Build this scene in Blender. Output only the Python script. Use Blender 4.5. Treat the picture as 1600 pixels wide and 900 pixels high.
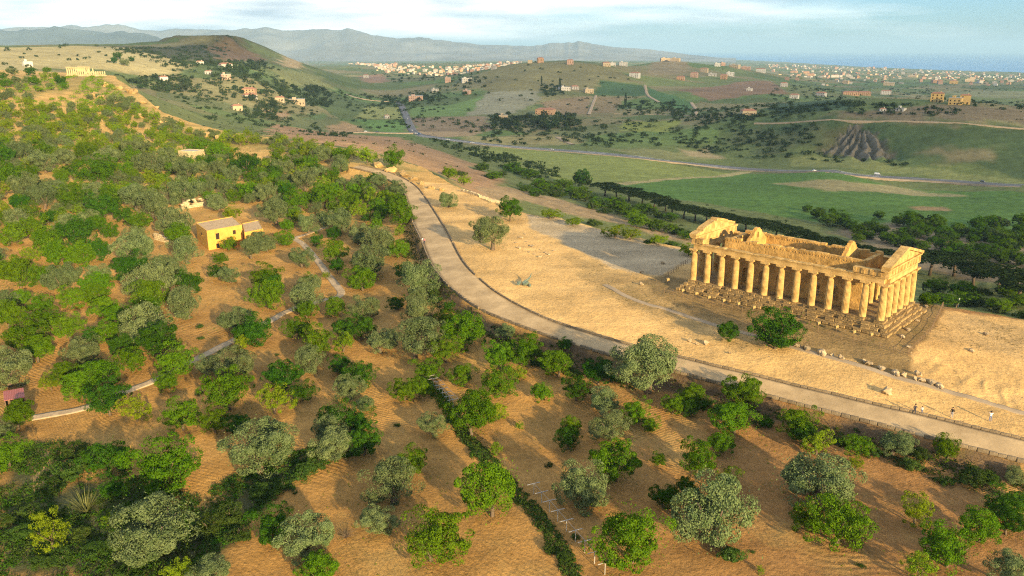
import bpy, bmesh, math, random
import numpy as np
from mathutils import Vector, Matrix

random.seed(7); np.random.seed(7)
scene = bpy.context.scene
for o in list(bpy.data.objects): bpy.data.objects.remove(o)

# ---------------------------------------------------------------- camera
cam_data = bpy.data.cameras.new('camera'); cam = bpy.data.objects.new('camera', cam_data)
scene.collection.objects.link(cam); scene.camera = cam
cam.location = (0, 0, 46.14)
cam.rotation_euler = (math.pi / 2 - .2903, 0, 0)
cam_data.sensor_width = 36; cam_data.lens = 36 * 1245.5 / 1600
cam_data.clip_start = 1; cam_data.clip_end = 200000

# ---------------------------------------------------------------- sky and sun
SUN_EL, SUN_AZ = math.radians(14.0), math.radians(-61)      # azimuth counted from +X towards +Y
world = bpy.data.worlds.new('World'); scene.world = world; world.use_nodes = True
wn = world.node_tree; wn.nodes.clear()
def wnode(t, **k):
    n = wn.nodes.new(t)
    for a, v in k.items(): setattr(n, a, v)
    return n
w_out = wnode('ShaderNodeOutputWorld'); w_bg = wnode('ShaderNodeBackground')
sky = wnode('ShaderNodeTexSky', sky_type='NISHITA', sun_disc=False, sun_elevation=SUN_EL,
            sun_rotation=math.pi / 2 - SUN_AZ, altitude=170, air_density=1.0, dust_density=0.6, ozone_density=2.0)
w_tc = wnode('ShaderNodeTexCoord'); w_map = wnode('ShaderNodeMapping')
w_map.inputs['Scale'].default_value = (1.0, 1.0, 8.0); w_map.inputs['Location'].default_value = (9.3, 6.1, 5.2)
w_n = wnode('ShaderNodeTexNoise'); w_n.inputs['Scale'].default_value = 1.5; w_n.inputs['Detail'].default_value = 9; w_n.inputs['Roughness'].default_value = .52
w_r = wnode('ShaderNodeValToRGB'); w_r.color_ramp.elements[0].position = .42; w_r.color_ramp.elements[1].position = .58
w_n2 = wnode('ShaderNodeTexNoise'); w_n2.inputs['Scale'].default_value = 5.5; w_n2.inputs['Detail'].default_value = 6
w_r2 = wnode('ShaderNodeValToRGB'); w_r2.color_ramp.elements[0].position = .35; w_r2.color_ramp.elements[1].position = .68
w_r2.color_ramp.elements[0].color = (2.7, 3.2, 3.6, 1); w_r2.color_ramp.elements[1].color = (8.2, 8.1, 7.6, 1)
w_mix = wnode('ShaderNodeMix', data_type='RGBA')
w_tint = wnode('ShaderNodeMix', data_type='RGBA', blend_type='MULTIPLY'); w_tint.inputs['Factor'].default_value = 1; w_tint.inputs['B'].default_value = (.38, .58, .86, 1)
l = wn.links.new
l(w_tc.outputs['Generated'], w_map.inputs['Vector']); l(w_map.outputs['Vector'], w_n.inputs['Vector']); l(w_map.outputs['Vector'], w_n2.inputs['Vector'])
l(w_n.outputs['Fac'], w_r.inputs['Fac']); l(w_n2.outputs['Fac'], w_r2.inputs['Fac'])
l(w_r.outputs['Color'], w_mix.inputs['Factor']); l(sky.outputs['Color'], w_tint.inputs['A']); l(w_tint.outputs['Result'], w_mix.inputs['A']); l(w_r2.outputs['Color'], w_mix.inputs['B'])
l(w_mix.outputs['Result'], w_bg.inputs['Color']); l(w_bg.outputs['Background'], w_out.inputs['Surface'])
w_bg.inputs['Strength'].default_value = .103

sun_data = bpy.data.lights.new('sun', 'SUN'); sun = bpy.data.objects.new('sun', sun_data); scene.collection.objects.link(sun)
sun_data.energy = 5.0; sun_data.angle = math.radians(1.2); sun_data.color = (1, .76, .40)
sdir = Vector((math.cos(SUN_EL) * math.cos(SUN_AZ), math.cos(SUN_EL) * math.sin(SUN_AZ), math.sin(SUN_EL)))
sun.rotation_euler = sdir.to_track_quat('Z', 'Y').to_euler()

vs = scene.view_settings; vs.view_transform = 'Standard'; vs.look = 'None'; vs.gamma = 1; vs.use_curve_mapping = False; vs.exposure = 1.28
cy = scene.cycles; cy.use_denoising = False; cy.filter_width = 1.15; cy.max_bounces = 5; cy.diffuse_bounces = 3; cy.glossy_bounces = 2; cy.transmission_bounces = 2
cy.transparent_max_bounces = 4; cy.volume_bounces = 0; cy.use_adaptive_sampling = True; cy.adaptive_threshold = .012; cy.sample_clamp_indirect = 4; cy.caustics_reflective = False; cy.caustics_refractive = False

# ---------------------------------------------------------------- materials
def mat(name, col, rough=.85, var=.25, scale=1.5, bump=0., bscale=6., spec=.2, detail=6, col2=None, obvar=0., sat=0.):
    """diffuse surface whose colour wanders with a noise in object space, with fine relief"""
    m = bpy.data.materials.new(name); m.use_nodes = True; nt = m.node_tree; nt.nodes.clear(); L = nt.links.new
    out = nt.nodes.new('ShaderNodeOutputMaterial'); b = nt.nodes.new('ShaderNodeBsdfPrincipled')
    b.inputs['Roughness'].default_value = rough; b.inputs['Specular IOR Level'].default_value = spec
    tc = nt.nodes.new('ShaderNodeTexCoord'); n = nt.nodes.new('ShaderNodeTexNoise')
    n.inputs['Scale'].default_value = scale; n.inputs['Detail'].default_value = detail; n.inputs['Roughness'].default_value = .62
    L(tc.outputs['Object'], n.inputs['Vector'])
    r = nt.nodes.new('ShaderNodeValToRGB'); r.color_ramp.elements[0].position = .3; r.color_ramp.elements[1].position = .7
    a = [c * (1 - var) for c in col]; c2 = col2 or [min(1, c * (1 + var)) for c in col]
    r.color_ramp.elements[0].color = (*a, 1); r.color_ramp.elements[1].color = (*c2, 1)
    L(n.outputs['Fac'], r.inputs['Fac']); c = r.outputs['Color']
    if obvar:
        oi = nt.nodes.new('ShaderNodeObjectInfo'); h = nt.nodes.new('ShaderNodeHueSaturation')
        mr = nt.nodes.new('ShaderNodeMapRange'); mr.inputs['To Min'].default_value = 1 - obvar; mr.inputs['To Max'].default_value = 1 + obvar
        L(oi.outputs['Random'], mr.inputs['Value']); L(mr.outputs['Result'], h.inputs['Value'])
        if sat:
            m2 = nt.nodes.new('ShaderNodeMath'); m2.operation = 'MULTIPLY'; m2.inputs[1].default_value = 7.31
            m3 = nt.nodes.new('ShaderNodeMath'); m3.operation = 'FRACT'
            m4 = nt.nodes.new('ShaderNodeMapRange'); m4.inputs['To Min'].default_value = .5 - sat; m4.inputs['To Max'].default_value = .5 + sat
            L(oi.outputs['Random'], m2.inputs[0]); L(m2.outputs[0], m3.inputs[0]); L(m3.outputs[0], m4.inputs['Value']); L(m4.outputs['Result'], h.inputs['Hue'])
        L(c, h.inputs['Color']); c = h.outputs['Color']
    L(c, b.inputs['Base Color'])
    if bump:
        n2 = nt.nodes.new('ShaderNodeTexNoise'); n2.inputs['Scale'].default_value = bscale; n2.inputs['Detail'].default_value = 8
        L(tc.outputs['Object'], n2.inputs['Vector'])
        bp = nt.nodes.new('ShaderNodeBump'); bp.inputs['Distance'].default_value = bump; bp.inputs['Strength'].default_value = 1
        L(n2.outputs['Fac'], bp.inputs['Height']); L(bp.outputs['Normal'], b.inputs['Normal'])
    L(b.outputs['BSDF'], out.inputs['Surface'])
    return m

# ---------------------------------------------------------------- mesh helpers
COL = scene.collection
def tag(o, label=None, cat=None, group=None, kind=None):
    if label: o['label'] = label
    if cat: o['category'] = cat
    if group: o['group'] = group
    if kind: o['kind'] = kind
    return o
def new(name, me, parent=None, loc=None, rot=None):
    o = bpy.data.objects.new(name, me); COL.objects.link(o)
    if parent is not None: o.parent = parent
    if loc is not None: o.location = loc
    if rot is not None: o.rotation_euler = rot
    return o
def empty(name, loc=(0, 0, 0), rz=0.):
    o = new(name, None, None, loc, (0, 0, rz)); o.empty_display_size = .2
    return o
class MB:
    """collects boxes, prisms and tubes into one mesh"""
    def __init__(s): s.v = []; s.f = []
    def add(s, v, f):
        n = len(s.v); s.v += [tuple(p) for p in v]; s.f += [tuple(i + n for i in q) for q in f]
    def box(s, x0, y0, z0, x1, y1, z1):
        s.add([(x0, y0, z0), (x1, y0, z0), (x1, y1, z0), (x0, y1, z0), (x0, y0, z1), (x1, y0, z1), (x1, y1, z1), (x0, y1, z1)],
              [(3, 2, 1, 0), (4, 5, 6, 7), (0, 1, 5, 4), (1, 2, 6, 5), (2, 3, 7, 6), (3, 0, 4, 7)])
        return s
    def obox(s, c, ax, ay, az):
        c = Vector(c); ax = Vector(ax); ay = Vector(ay); az = Vector(az)
        p = [c + sx * ax + sy * ay + sz * az for sz in (-1, 1) for sx, sy in ((-1, -1), (1, -1), (1, 1), (-1, 1))]
        s.add(p, [(3, 2, 1, 0), (4, 5, 6, 7), (0, 1, 5, 4), (1, 2, 6, 5), (2, 3, 7, 6), (3, 0, 4, 7)])
        return s
    def prism(s, poly, z0, z1):
        n = len(poly)
        s.add([(x, y, z0) for x, y in poly] + [(x, y, z1) for x, y in poly],
              [tuple(range(n))[::-1], tuple(range(n, 2 * n))] + [(i, (i + 1) % n, n + (i + 1) % n, n + i) for i in range(n)])
        return s
    def rings(s, rings, cap=True):
        n = len(rings[0]); b = len(s.v)
        for r in rings: s.v += [tuple(p) for p in r]
        for k in range(len(rings) - 1):
            for i in range(n):
                j = (i + 1) % n
                s.f.append((b + k * n + i, b + k * n + j, b + (k + 1) * n + j, b + (k + 1) * n + i))
        if cap:
            s.f.append(tuple(b + i for i in range(n))[::-1]); e = b + (len(rings) - 1) * n
            s.f.append(tuple(e + i for i in range(n)))
        return s
    def tube(s, pts, rad, n=6):
        pts = [Vector(p) for p in pts]
        rs = []
        for i, p in enumerate(pts):
            d = (pts[min(i + 1, len(pts) - 1)] - pts[max(i - 1, 0)]).normalized()
            u = d.cross(Vector((0, 0, 1)) if abs(d.z) < .9 else Vector((1, 0, 0))).normalized(); w = d.cross(u)
            r = rad[i] if isinstance(rad, (list, tuple)) else rad
            rs.append([p + r * (math.cos(2 * math.pi * k / n) * u + math.sin(2 * math.pi * k / n) * w) for k in range(n)])
        return s.rings(rs)
    def lathe(s, prof, n=16, c=(0, 0)):
        return s.rings([[(c[0] + r * math.cos(2 * math.pi * k / n), c[1] + r * math.sin(2 * math.pi * k / n), z) for k in range(n)] for r, z in prof])
    def mesh(s, name, m=None, sm=False):
        me = bpy.data.meshes.new(name); me.from_pydata(s.v, [], s.f)
        if m is not None: me.materials.append(m)
        if sm: me.shade_smooth()
        me.update(); return me
    def build(s, name, m, parent=None, loc=None, rot=None, sm=False):
        return new(name, s.mesh(name, m, sm), parent, loc, rot)
def grid_mesh(name, X, Y, Z, m):
    """mesh over a rectangular array of points, normals upward"""
    nr, nc = X.shape
    co = np.stack([X, Y, Z], -1).reshape(-1, 3).astype(np.float32)
    i = np.arange(nr * nc).reshape(nr, nc)
    q = np.stack([i[:-1, :-1], i[:-1, 1:], i[1:, 1:], i[1:, :-1]], -1).reshape(-1, 4)
    return np_mesh(name, co, q, m)
def np_mesh(name, co, faces, m, smooth=True):
    me = bpy.data.meshes.new(name); k = faces.shape[1]
    me.vertices.add(len(co)); me.vertices.foreach_set('co', np.ascontiguousarray(co, np.float32).ravel())
    me.loops.add(faces.size); me.loops.foreach_set('vertex_index', np.ascontiguousarray(faces, np.int32).ravel())
    me.polygons.add(len(faces)); me.polygons.foreach_set('loop_start', np.arange(0, faces.size, k, dtype=np.int32))
    me.polygons.foreach_set('use_smooth', np.full(len(faces), smooth))
    me.materials.append(m); me.update(calc_edges=True); me.validate()
    return me
def hz(x, y): return float(height(x, y)[0])

# ---------------------------------------------------------------- survey of the site, metres, origin below the camera
RIDGE_PTS = [(-59.56,79.25,-12.5),(-36.59,77.9,-11.5),(-7.06,75.2,-9.5),(20.81,73.85,-8.5),(54.48,72.5,-7.5),(-71.17,98.27,-12.0),(-43.72,96.58,-11.0),(-8.48,93.71,-9.3),(24.94,91.85,-8.2),(63.55,87.3,-7.3),(-84.88,120.85,-11.0),(-57.33,118.73,-10.0),(-20.4,116.19,-8.8),(9.98,113.65,-7.6),(36.98,104.26,-7.2),(-104.14,152.74,-9.0),(-71.34,152.19,-8.8),(-40.16,157.84,-8.0),(-12.45,146.09,-6.6),(-124.83,187.11,-6.5),(-88.27,192.44,-8.0),(-57.28,196.71,-7.5),(-33.79,204.05,-6.0),(-154.96,237.25,-2.5),(-123.39,251.89,-5.5),(-86.35,265.03,-6.0),(-54.58,268.67,-4.5),(-187.52,291.81,3.0),(-162.96,312.1,0.0),(-132.14,329.01,-2.5),(-92.5,329.01,-2.5),(-228.46,360.41,10.0),(-203.6,395.32,6.5),(-164.22,414.06,3.0),(-269.81,430.0,18.0),(-253.59,484.18,20.0),(-36.2,279.7,-2.0),(-24.54,221.66,-3.0),(-11.56,172.89,-4.0),(11.96,140.28,-4.5),(36.48,120.21,-5.0),(52.53,108.79,-5.3),(69.44,97.38,-5.6),(-62.79,326.42,0.5),(-9.33,228.0,-2.5),(7.96,192.31,-3.0),(13.87,165.5,-3.3),(29.86,179.47,-2.8),(24.7,145.6,-3.8),(36.55,155.04,-2.9),(1.39,244.17,-2.3),(28.35,215.77,-2.6),(44.68,195.17,-2.4),(50.35,130.65,-3.4),(67.36,126.54,-3.0),(81.13,150.2,-2.7),(87.76,148.29,-3.0),(97.73,143.97,-3.5),(80.67,116.0,-4.3),(70.3,115.54,-4.1),(-23.82,295.27,-1.8),(-37.02,329.6,-1.0),(-56.39,353.04,1.0),(-92.09,385.82,2.0),(-130.81,412.36,3.5),(-161.34,433.93,5.0),(-197.6,456.52,11.0),(-243.5,520.33,22.0),(-323.96,642.14,27.0),(-316.48,608.59,28.0),(-297.77,477.22,24.0),(-321.7,517.3,28.0),(-349.55,608.59,28.0),(33.76,160.68,-2.4),(49.04,144.83,-2.7),(65.02,129.7,-2.8),(80.83,146.4,-2.6),(64.86,161.53,-2.5),(48.89,176.66,-2.4)]
VALLEY_PTS = [(157.88,234.39,-28.0),(136.28,231.23,-27.0),(228.49,344.93,-42.0),(183.54,341.02,-41.0),(176.72,431.91,-46.0),(102.91,420.17,-40.0),(75.14,462.31,-41.0),(40.95,506.29,-41.0),(8.9,552.56,-40.0),(-19.06,594.63,-37.0),(318.43,488.69,-50.0),(264.8,544.37,-52.0),(195.15,604.57,-53.0),(105.0,652.84,-53.0),(60.74,759.57,-54.0),(-31.94,801.61,-50.0),(398.18,616.77,-55.0),(283.51,706.7,-55.5),(127.6,798.84,-56.0),(0.0,893.77,-54.0),(-73.2,922.76,-50.0),(-120.85,953.7,-48.0),(-177.67,935.37,-44.0),(-220.92,931.53,-40.0),(-67.14,468.09,-10.0),(-103.04,648.78,-24.0),(-58.83,614.57,-30.0),(-36.84,575.31,-32.0),(-210.24,758.96,-27.0),(-236.43,747.69,-23.0),(-280.08,756.35,-15.0),(-338.13,829.99,-5.0),(-435.66,982.13,8.0),(-520.66,1350.0,34.09),(-624.73,1700.0,73.48),(-664.36,1700.0,68.51),(-592.32,1700.0,72.23),(-561.91,1690.0,69.61),(-537.0,1640.0,50.87),(-508.02,1600.0,36.59),(-440.35,1500.0,24.95),(-633.98,1500.0,51.57),(-691.46,1500.0,52.68),(-779.48,1450.0,54.59),(-860.49,1400.0,52.24),(-1075.14,1400.0,54.3),(-587.52,950.0,30.6),(-541.14,1000.0,29.79),(-503.26,1050.0,28.97),(-504.75,880.0,23.87),(-390.66,1400.0,10.71),(-445.48,1800.0,14.02),(-403.78,2000.0,-16.48),(-295.72,1900.0,-27.64),(-281.41,1500.0,-34.84),(-188.88,1200.0,-46.23),(-158.83,1350.0,-42.21),(-225.13,1600.0,-40.24),(-132.5,1700.0,-28.87),(-348.64,1400.0,-8.23),(-314.64,1150.0,-15.95),(-252.84,1150.0,-33.53),(-342.04,1100.0,7.57),(-350.98,1000.0,-0.25),(-283.46,950.0,-19.67),(120.46,1950.0,21.5),(30.14,1950.0,17.15),(-58.88,1900.0,0.89),(-147.7,1900.0,-20.49),(235.27,1900.0,7.99),(299.61,1750.0,-21.82),(105.6,1700.0,-7.08),(0.0,1500.0,-23.45),(-84.61,1350.0,-37.04),(49.08,1250.0,-40.46),(175.88,1500.0,-34.84),(181.01,1150.0,-42.38),(274.83,1250.0,-40.46),(327.95,1500.0,-29.14),(-44.51,1130.0,-45.2),(82.91,1050.0,-46.87),(155.12,980.0,-48.3),(227.83,960.0,-44.88),(521.24,2700.0,12.02),(386.78,2500.0,-0.33),(557.83,2400.0,-11.02),(731.67,2700.0,-12.11),(443.59,1900.0,-27.64),(591.45,1900.0,-27.64),(438.24,1400.0,-34.78),(350.6,1400.0,-34.78),(458.84,1300.0,-38.93),(534.35,750.0,-26.72),(480.98,760.0,-25.91),(431.15,780.0,-22.96),(388.07,820.0,-23.32),(339.01,860.0,-25.37),(293.49,930.0,-33.36),(255.17,950.0,-39.49),(447.95,616.77,-55.0),(426.32,662.5,-55.0),(388.73,691.65,-55.0),(355.89,740.96,-54.5),(318.48,798.07,-54.0),(273.52,859.09,-53.5),(241.29,921.15,-52.0),(723.7,1150.0,-40.61),(565.36,1200.0,-36.99),(490.54,1250.0,-38.54),(1188.19,1900.0,-56.44),(1030.7,2200.0,-64.27),(896.95,2300.0,-60.57),(2022.25,3248.19,-80.0),(1611.26,3454.57,-75.0),(1296.23,3709.64,-70.0),(3098.06,4987.28,-110.0),(2969.76,6388.49,-106.0),(2933.75,9489.62,-102.0),(2357.6,10174.71,-90.0),(3536.42,4550.31,-110.0),(-677.17,3500.0,-24.14),(-383.68,3300.0,-37.39),(-139.33,3600.0,-28.84),(-419.12,2700.0,-34.34),(-889.87,7677.45,-68.0),(0.0,5000.0,-28.19),(386.27,5000.0,-24.48),(-831.8,2300,20),(-1061.9,2300,5),(-1415.8,2300,0),(-683.3,2400,-20),(160.1,2600,-25),(-80.0,2600,-30),(523.2,3400,-40),(-1731.3,4500,-60),(-2770.1,4500,-60),(-3462.7,4500,-60),(-2154.5,14000,-88),(-8618.2,14000,-88),(1077.3,14000,-95),(2693.2,14000,-105),(4386.0,19000,-126),(4309.1,14000,-130),(6155.8,20000,-160),(4155.2,9000,-135),(4616.9,7500,-135),(7387.0,12000,-170),(6463.6,14000,-170),(5925.0,7000,-140),(-9233.7,24000,-90),(1846.7,24000,-95),(0,60,-30),(120,60,-32),(-150,60,-30),(200,200,-34),(150,260,-33)]
EDGE_LINE = [(-948.74,720.0),(-554.21,715.0),(-440.36,710.0),(-404.65,705.0),(-347.87,690.0),(-251.61,537.89),(-201.55,465.85),(-162.64,437.52),(-131.78,415.51),(-92.7,388.5),(-56.73,355.25),(-37.22,331.46),(-23.93,296.75),(-8.48,261.09),(1.4,245.2),(14.44,235.81),(28.45,216.58),(45.11,197.19),(50.91,180.25),(61.84,168.52),(74.91,156.15),(88.84,150.3),(98.2,144.72),(119.4,126.12)]
TEMPLE_PAD = [(33.48,160.68),(65.71,130.15),(80.84,146.12),(48.6,176.65)]
ROAD_LOW = [(-65.55,324.43),(-49.68,308.86),(-38.54,283.81),(-33.17,254.84),(-29.13,231.16),(-24.3,210.78),(-20.88,193.75),(-16.83,178.53),(-13.97,170.14),(-7.26,156.35),(0.0,147.35),(8.8,137.33),(17.92,130.24),(27.71,123.17),(33.89,118.07),(40.02,114.56),(47.72,108.57),(53.03,104.41),(56.13,101.83),(61.37,98.43),(67.54,94.56),(73.6,90.62)]
GULLY_AREAS = [[(66.74,124.07),(77.23,128.66),(82.82,119.55),(73.41,103.99),(67.15,109.54),(64.2,115.4)]]
GULLY_DIR = (0.817,-0.577)
PADS = [(-80.5,227.8,10.0,-7.75),(-311.3,600.1,22.0,28.0)]
SCAR = [(311.6,809.5),(335.4,830.0),(354.7,839.6),(361.2,831.3),(363.8,802.4),(365.1,785.4),(362.6,754.4),(335.6,763.5),(323.8,795.9)]
SCAR_HEAD = (362.4,843.0)
MESA = [(-679.0,1640),(-584.0,1580),(-527.0,1600),(-577.0,1760),(-687.0,1900),(-766.0,1850)]
ROAD_HIGH = [(-62.72,329.0),(-45.38,313.69),(-35.34,291.99),(-29.38,268.44),(-23.25,241.65),(-16.38,209.44),(-11.52,184.85),(-5.65,168.66),(0.0,157.71),(9.18,144.0),(20.77,134.76),(29.3,128.49),(35.2,123.46),(41.47,119.52),(49.64,113.79),(55.53,109.16),(58.9,107.21),(66.74,101.85),(70.51,99.18),(77.04,95.73)]
FIELDS = [([(-255.4,852.2),(-210.4,886.1),(-125.4,878.1),(-53.0,664.9),(-3.8,474.5),(-8.4,258.6),(-24.1,299.1),(-60.3,419.4),(-95.3,399.6),(-160.3,532.1)],(0.346,0.211,0.109),12),([(-15.1,310.9),(9.1,374.1),(46.4,354.2),(71.8,310.6),(82.3,333.1),(51.7,395.9),(17.9,442.2),(-13.3,412.6)],(0.32,0.224,0.115),8),([(-53.6,792.5),(-7.0,875.2),(64.0,801.7),(181.5,780.5),(210.6,748.8),(70.4,581.9),(36.7,568.7),(-5.4,673.8)],(0.218,0.243,0.064),5),([(75.0,580.8),(212.6,755.9),(296.4,669.4),(379.9,587.1),(415.8,510.5),(298.3,360.3),(258.2,392.3),(205.2,417.2),(171.4,436.6),(119.4,490.1),(85.9,530.9)],(0.096,0.173,0.036),5),([(75.7,586.6),(215.8,767.7),(233.6,765.8),(152.1,674.9),(84.1,578.9)],(0.358,0.294,0.128),3),([(207.9,621.3),(246.6,637.9),(318.1,657.0),(331.4,584.4),(282.8,582.2),(226.7,572.4)],(0.307,0.256,0.115),12),([(257.0,505.8),(283.6,513.1),(273.7,490.8),(249.1,485.7)],(0.32,0.218,0.102),6),([(94.7,849.5),(165.6,865.7),(215.2,841.2),(127.4,797.9)],(0.205,0.205,0.083),10),([(182.8,882.9),(218.8,885.6),(220.2,847.6),(189.6,847.9)],(0.307,0.243,0.128),10),([(277.3,807.1),(315.5,789.6),(369.5,708.5),(418.0,648.7),(444.6,611.8),(436.7,600.2),(404.4,626.7),(343.0,711.4),(268.6,761.4)],(0.192,0.205,0.07),6),([(-60.5,953.5),(0.0,958.3),(75.0,945.8),(73.8,883.5),(14.1,887.8),(-42.0,879.8)],(0.282,0.243,0.102),10),([(-129.7,1025.2),(-65.2,1031.5),(-31.2,986.0),(-73.6,928.5),(-110.1,926.2)],(0.32,0.23,0.128),10),([(-147.1,1167.3),(-36.3,1151.2),(-23.8,1002.4),(-116.9,984.3)],(0.218,0.16,0.096),10),([(251.9,936.1),(293.0,928.4),(388.0,819.9),(481.1,760.1),(589.0,742.5),(466.5,576.7),(427.0,663.7),(357.5,744.6),(274.5,862.4)],(0.07,0.102,0.038),20),([(255.7,922.0),(322.7,869.6),(308.6,815.2),(261.7,864.9)],(0.128,0.141,0.058),25),([(307.2,811.0),(322.8,844.0),(355.1,840.1),(368.5,794.2),(365.5,763.6),(339.9,773.4)],(0.096,0.102,0.045),8),([(343.2,834.0),(359.7,834.9),(349.6,796.6),(335.8,803.3)],(0.128,0.115,0.058),5),([(388.3,750.3),(430.0,730.0),(430.5,709.2),(386.5,721.5)],(0.179,0.154,0.077),20),([(-211.6,1082.9),(-233.0,1319.8),(-184.7,1345.3),(-155.0,1157.5)],(0.256,0.269,0.09),5),([(-209.1,1069.6),(-154.1,1150.3),(-128.8,968.4),(-148.9,940.5)],(0.128,0.218,0.058),5),([(-218.4,970.3),(-208.7,1037.5),(-167.0,937.3),(-197.6,891.2)],(0.346,0.23,0.115),8),([(-281.4,942.7),(-272.2,989.9),(-260.8,941.2),(-262.6,876.9)],(0.307,0.205,0.115),10),([(-255.6,1015.4),(-243.4,1074.4),(-233.4,1021.2),(-246.6,972.0)],(0.128,0.179,0.064),8),([(-165.0,1314.0),(-93.6,1325.9),(-51.0,1450.4),(-64.5,1170.3),(-149.4,1186.0)],(0.141,0.211,0.064),8),([(-64.2,1164.3),(-49.6,1478.7),(47.0,1506.6),(45.8,1360.1),(0.0,1170.4)],(0.256,0.243,0.154),8),([(-86.0,1846.6),(0.0,1926.3),(119.6,1935.8),(231.8,1871.2),(277.5,1697.9),(184.1,1692.0),(149.7,1533.9),(52.4,1493.5),(-49.6,1478.7)],(0.192,0.173,0.077),15),([(183.5,1685.3),(266.4,1668.6),(245.7,1496.8),(156.1,1513.3)],(0.064,0.115,0.045),5),([(273.6,1672.8),(296.7,1352.5),(253.6,1131.8),(243.5,1468.6)],(0.077,0.147,0.051),5),([(47.1,1336.7),(145.4,1488.2),(110.4,1189.1),(63.4,1185.8)],(0.256,0.186,0.102),5),([(154.2,1494.9),(203.3,1485.3),(153.1,1201.8),(120.2,1213.4)],(0.23,0.173,0.09),5),([(148.7,1077.9),(216.7,1049.5),(185.2,966.5),(132.4,984.1)],(0.23,0.256,0.064),8),([(324.7,1601.0),(658.4,2116.6),(533.9,1590.1),(331.8,1366.6)],(0.218,0.141,0.083),10),([(902.0,5557.7),(568.3,2645.4),(472.3,2206.7),(311.8,1868.8)],(0.243,0.192,0.102),15),([(412.2,1315.0),(383.9,916.0),(366.2,879.4),(301.9,959.1)],(0.064,0.102,0.051),10),([(345.9,879.4),(528.5,840.7),(897.7,1268.6),(544.5,765.3),(487.3,771.1),(389.9,824.5),(351.0,856.6)],(0.179,0.141,0.083),20),([(1236.8,2330.9),(1460.1,2339.0),(1599.8,2277.1),(1207.4,1713.9),(1117.2,1784.9),(1040.4,1928.8)],(0.23,0.23,0.109),30),([(177.1,432.9),(217.1,442.7),(244.1,369.7),(260.6,349.7),(188.0,248.1),(183.9,274.6),(164.3,303.4),(150.6,336.9)],(0.23,0.173,0.102),15),([(-760.4,1236.7),(-672.4,1458.0),(-523.5,1256.7),(-435.9,1092.0),(-498.6,990.4),(-513.6,895.8),(-375.5,605.1),(-396.5,567.8),(-806.3,1165.6)],(0.384,0.32,0.147),25),([(-699.2,1491.9),(-633.3,1498.1),(-574.7,1596.9),(-549.2,1674.7),(-499.3,1620.0),(-489.1,1266.6),(-513.4,1231.9)],(0.064,0.067,0.033),25),([(-559.1,1547.2),(-549.2,1658.4),(-493.5,1621.0),(-438.5,1493.6),(-468.4,1347.5)],(0.205,0.128,0.07),20),([(-415.1,1411.7),(-375.9,1614.2),(-320.4,1466.9),(-349.8,1247.8)],(0.23,0.23,0.083),20),([(-463.4,1668.1),(-2588.5,10475.4),(-407.5,1594.7),(-414.7,1488.7)],(0.422,0.307,0.154),20),([(-498.8,2677.6),(-441.1,2842.7),(-290.4,1965.0),(-320.1,1788.6)],(0.282,0.179,0.109),15),([(-304.4,1626.9),(-172.2,1843.6),(-163.9,1679.9),(-257.6,1569.4)],(0.205,0.179,0.09),15)]
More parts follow.
